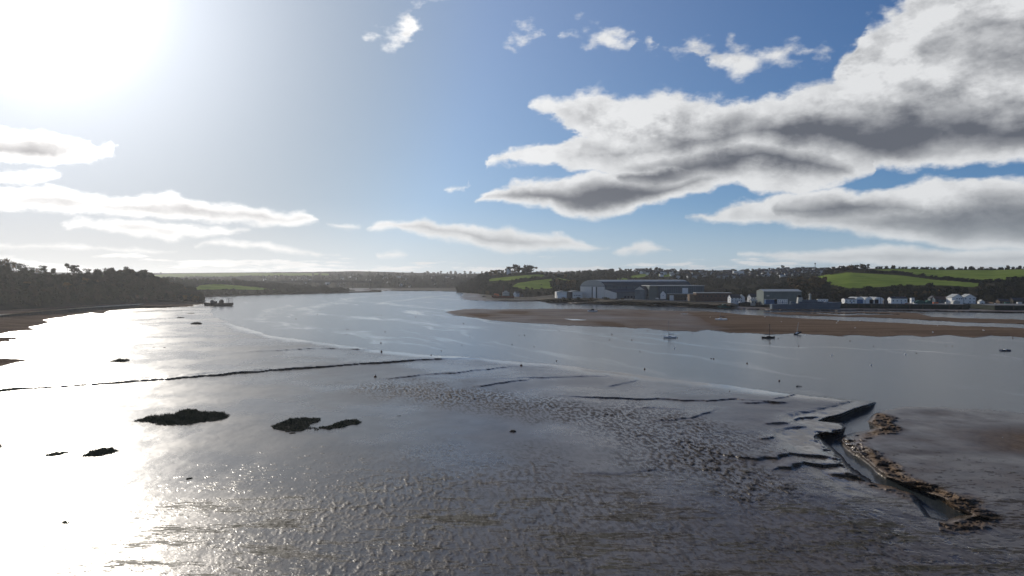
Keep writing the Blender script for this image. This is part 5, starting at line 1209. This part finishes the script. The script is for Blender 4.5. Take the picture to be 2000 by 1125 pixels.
for px, py in [(677,643),(676,653),(752,648),(744,670),(918,658),(902,674),(862,685),(842,694),(1000,673),(1014,655),(1024,655),(1043,677),(1092,646),(1195,653),(1234,664),(1087,705),(1250,687),(1259,721),(1459,710),(1522,744),(1265,646),(1352,651),(1323,660),(1394,701),(1504,670),(1520,661),(1660,666),(1706,676),(1860,676),(1848,676),(1978,660),
               (1978,661.5),(682,607),(732,613.5),(738,616),(745,616),(812,619),(815,613),(625,606),(864,607),(905,632),(972,640),(1060,641),(1190,664),(518,617),(578,623),(620,614),(680,643.5),(1389,700.5),(1560,676),(1790,690)]:
    buoy(px, py, B_dark, 'dark backlit mooring buoy floating in the open channel', 'dark mooring buoys in the channel', rr.uniform(.7, 1.1) * (1.3 if py < 640 else 1.0))
for px, py in [(1624,694),(1701,713),(1768,692),(1317,680),(1573,655),(1831,637)]: buoy(px, py, B_white, 'pale mooring buoy floating in the right hand channel', 'pale mooring buoys in the right hand channel', 1.15)
for px, py in [(1822,649),(1494,618.5),(1637,627),(1670,641),(1526,629),(1922,646),(1634,631),(1680,626),(1387,620),(1920,645.5)]: buoy(px, py, B_white, 'small pale buoy stranded on the sand bar', 'pale buoys stranded on the sand bar', 1.3, z=.75)
buoy(1410, 793, buoy_proto(M_redbuoy, 'red_buoy', .36), 'bright red ball buoy lying on the mud beside a creek', z=.55, name='red_buoy')
buoy(1958.5, 860.5, buoy_proto(M_gel, 'white_buoy', .46), 'round white buoy resting in a hollow on the brown sand at the right', z=.75, name='white_buoy')
buoy(733, 736, B_dark, 'dark buoy with a ring standing on the mud beyond the grass patches', s=1.5, z=.5)
buoy(1018, 714, B_dark, 'dark buoy at the end of a creek on the mud edge', s=1.5, z=.3)
buoy(745, 686.5, B_dark, 'dark buoy on the waterline at the left bank', s=1.4, z=.3)
buoy(1425, 766, B_dark, 'dark buoy on the mud edge above the red buoy', s=1.0, z=.3)
buoy(1466, 766.5, B_dark, 'smaller dark buoy right of the one above the red buoy', s=.9, z=.3)
buoy(1425.5, 791, B_dark, 'tiny dark buoy just right of the red buoy', s=.7, z=.5)

# ------------------------------------------------------------------ rocks, wrecks and marsh grass
def lump_thing(name, px, py, z, sx, sy, sz, label, cat, seed, m=None):
    r = np.random.RandomState(seed); bm = bmesh.new(); bmesh.ops.create_icosphere(bm, subdivisions=4, radius=1.0)
    for v in bm.verts:
        c = v.co.copy(); n_ = float(fbm(np.array([c.x * 1.3 + seed]), np.array([c.y * 1.3 + c.z * 1.1]), 4, .55)[0]); v.co = Vector((c.x * sx, c.y * sy, c.z * sz)) * (1 + .45 * n_)
    me = bpy.data.meshes.new(name); bm.to_mesh(me); bm.free(); me.materials.append(m or M_weedwall); o = link(name, me); o.location = G(px, py, z); tag(o, label, cat); return o
M_rock = m_plain('weedy_rock', (0.028, 0.024, 0.018), 0.9, 0.4, 1.0)
lump_thing('weedy_rock', 383, 632.5, 0.3, 4.6, 4, 1.5, 'black flat topped rock hump on the left mud below the barge', 'rock', 1, M_rock)
lump_thing('weedy_rock', 353, 620.8, 0.3, 3.2, 4, .8, 'small dark rock behind the flat topped hump', 'rock', 2, M_rock)
lump_thing('weedy_rock', 373, 612.0, 0.3, 3.4, 4, .5, 'thin dark rock ledge nearest the headland', 'rock', 3, M_rock)
lump_thing('weedy_rock', 300, 679, 0.3, .8, 1, .35, 'tiny dark stone, left of a pair on the bright mud', 'rock', 4, M_rock)
lump_thing('weedy_rock', 321, 680, 0.3, .7, 1, .4, 'tiny dark stone, right of a pair on the bright mud', 'rock', 5, M_rock)
lump_thing('mooring_block', 1002, 843, 0.45, .85, .9, .38, 'dark weedy mooring block lying in a shallow hollow on the mud', 'block', 6, M_rock)
lump_thing('mud_clod', 780, 813, 0.4, .8, .5, .16, 'thin dark clod right of the curved grass patch', 'clod', 7, M_rock)
lump_thing('mud_clod', 722, 855.5, 0.35, .8, .6, .14, 'flat dark clod below the grass patches', 'clod', 8, M_rock)
lump_thing('mud_clod', 571, 846, 0.4, .8, .7, .2, 'small dark clod at the foot of the curved grass patch', 'clod', 9, M_rock)
lump_thing('mud_clod', 1490, 856.5, 0.7, 1.4, 1.0, .3, 'black hole edged clod left of the creek head', 'clod', 10, M_rock)
def f_grass(b):
    t = attr('tint'); setv(b, 'Base Color', mixc(t, (0.024, 0.027, 0.013), (0.080, 0.082, 0.030))); setv(b, 'Roughness', .8)
M_grass = mat('marsh_grass', f_grass)
def grass_patch(outline, n, hgt, label, seed, z=0.42, name='marsh_grass_patch'):
    """a tussock island: low weedy mound with blades inside the outline"""
    r = np.random.RandomState(seed); P = plan(outline); k = (CH - z) / CH; P = P * k; x0, y0 = P.min(0); x1, y1 = P.max(0); pts = []
    while len(pts) < n:
        q = r.rand(4000, 2) * (x1 - x0, y1 - y0) + (x0, y0); w = q + np.stack([fbm(q[:, 0] / 2, q[:, 1] / 4, 3, .6), fbm(q[:, 0] / 2, q[:, 1] / 4, 3, .6, 5.)], 1) * (.8, 2.2)
        s = seg_dist(w[:, 0], w[:, 1], P, True); keep = s > 0; pts += [(a, b, c) for (a, b), c in zip(q[keep], s[keep])]
    pts = np.array(pts[:n]); c = P.mean(0); h = hgt * 1.3 * (.45 + .75 * r.rand(n)) * sst(0, 1.0, pts[:, 2] + .35) * (.75 + .5 * fbm(pts[:, 0] / 2.5, pts[:, 1] / 4, 3))
    a = r.rand(n) * 6.28; w = .05 + .05 * r.rand(n); lean = r.normal(size=(n, 2)) * .22 * h[:, None]
    X, Y = pts[:, 0] - c[0], pts[:, 1] - c[1]; dx_, dy_ = np.cos(a) * w, np.sin(a) * w; zz = np.zeros(n) - .1
    V = np.stack([np.stack([X - dx_, Y - dy_, zz], 1), np.stack([X + dx_, Y + dy_, zz], 1), np.stack([X + lean[:, 0] + dx_ * .3, Y + lean[:, 1] + dy_ * .3, h], 1), np.stack([X + lean[:, 0] - dx_ * .3, Y + lean[:, 1] - dy_ * .3, h * .96], 1)], 1).reshape(-1, 3)
    e = empty(name, (c[0], c[1], z), 0, label, 'marsh grass')
    link('grass_blades', np_mesh('grass_blades', V, np.arange(4 * n).reshape(-1, 4), M_grass, False, {'tint': np.repeat(r.rand(n), 4)}), e)
    gx = np.linspace(x0 - 1, x1 + 1, 90); gy = np.linspace(y0 - 2, y1 + 2, 60); GX, GY = np.meshgrid(gx, gy)
    s = seg_dist(GX + .8 * fbm(GX / 2, GY / 4, 3, .6), GY + 2 * fbm(GX / 2, GY / 4, 3, .6, 5.), P, True); Z = -.5 + .62 * sst(-1.2, .8, s) + .02 * fbm(GX / .5, GY / .5, 3)
    i = np.arange(GX.size).reshape(GX.shape); F = np.stack([i[:-1, :-1], i[:-1, 1:], i[1:, 1:], i[1:, :-1]], -1).reshape(-1, 4)
    link('mud_mound', np_mesh('mud_mound', np.stack([GX - c[0], GY - c[1], Z], -1).reshape(-1, 3), F, M_rock, True), e)
grass_patch([(258,824),(290,814),(340,810),(352,803),(378,801),(395,806),(420,806),(452,811),(440,819),(400,825),(350,831),(320,832),(300,827)], 9000, .75, 'largest dark marsh grass patch, a long low island on the bright mud', 1)
grass_patch([(529,832),(550,824),(580,817),(600,816),(628,819),(622,825),(605,828),(606,834),(625,840),(600,838),(580,843),(548,843)], 4200, .55, 'curved dark marsh grass patch right of the largest one', 2)
grass_patch([(618,836),(645,831),(672,822),(690,820),(709,824),(695,829),(670,834),(640,840),(622,839)], 2200, .5, 'thin marsh grass strip touching the curved patch on its right', 3)
grass_patch([(163,889),(185,880),(200,875),(232,878),(236,881),(210,887),(190,892),(170,892)], 2200, .5, 'ragged marsh grass patch in the glare below the largest one', 4)
grass_patch([(86,889),(110,883),(130,883),(134,886),(110,890),(92,892)], 700, .35, 'faint flat marsh grass patch left of the ragged one', 5)
grass_patch([(110,1022),(125,1016),(145,1015),(148,1019),(130,1023),(115,1025)], 600, .3, 'small pale marsh grass patch in the glare at the lower left', 6)
grass_patch([(358,939),(365,936),(379,935),(380,938),(366,941)], 420, .28, 'tiny twin tuft of marsh grass on the lower mud', 7)
grass_patch([(-20,876),(0,867),(8,869),(10,873),(0,877)], 300, .4, 'marsh grass tuft cut by the left edge', 8)
grass_patch([(218,706),(228,703),(250,703),(254,706),(240,708.5),(222,708)], 1400, .9, 'small dark humped marsh grass patch far out in the glare', 9, z=.4)

# ------------------------------------------------------------------ shore path on the left
def strip(name, top, zt, width, m, kind='structure'):
    m_ = MB(); vs = []
    for px, py in top:
        p = G(px, py, zt); vs += [(p.x, p.y, zt), (p.x, p.y + width, zt + .9), (p.x, p.y - 2.2, zt - 1.8)]
    fs = []
    for i in range(len(top) - 1): fs += [(3 * i, 3 * i + 3, 3 * i + 4, 3 * i + 1)]
    o = m_.add(vs, fs).build(name, m); o['kind'] = kind; return o
PTH = [(-400,650),(-200,630),(-60,619.5),(0,616),(60,610),(120,605),(180,600.5),(235,597.2),(270,595)]
strip('shore_path', PTH, 4.9, 16.0, M_path)
e = empty('sea_wall', G(0, 616, 0), 0, 'low dark embankment wall below the pale shore path on the left', 'wall'); o0 = e.location
m = MB(); vs = []
for px, py in PTH:
    p = G(px, py, 4.9); vs += [(p.x - o0.x, p.y - .3 - o0.y, 4.86), (p.x - o0.x, p.y - 1.8 - o0.y, 1.0), (p.x - o0.x, p.y + 1 - o0.y, 1.0), (p.x - o0.x, p.y + .1 - o0.y, 4.86)]
fs = []
for i in range(len(PTH) - 1):
    a, b = 4 * i, 4 * i + 4; fs += [(a, a + 1, b + 1, b), (a + 3, a, b, b + 3), (a + 1, a + 2, b + 2, b + 1), (a + 2, a + 3, b + 3, b + 2)]
m.add(vs, fs).build('stone_face', M_stone, e)

# ------------------------------------------------------------------ sea air over the whole estuary
def f_haze():
    m = bpy.data.materials.new('sea_haze'); m.use_nodes = True; nt = m.node_tree; nt.nodes.clear()
    v = nt.nodes.new('ShaderNodeVolumePrincipled'); v.inputs['Color'].default_value = (0.92, 0.93, 0.95, 1); v.inputs['Density'].default_value = 0.00005; v.inputs['Anisotropy'].default_value = 0.55
    o = nt.nodes.new('ShaderNodeOutputMaterial'); nt.links.new(v.outputs[0], o.inputs['Volume']); return m
m = MB(); m.box(-9500, 9500, -2600, 9600, -2.5, 150); o = m.build('haze', f_haze()); o['kind'] = 'stuff'
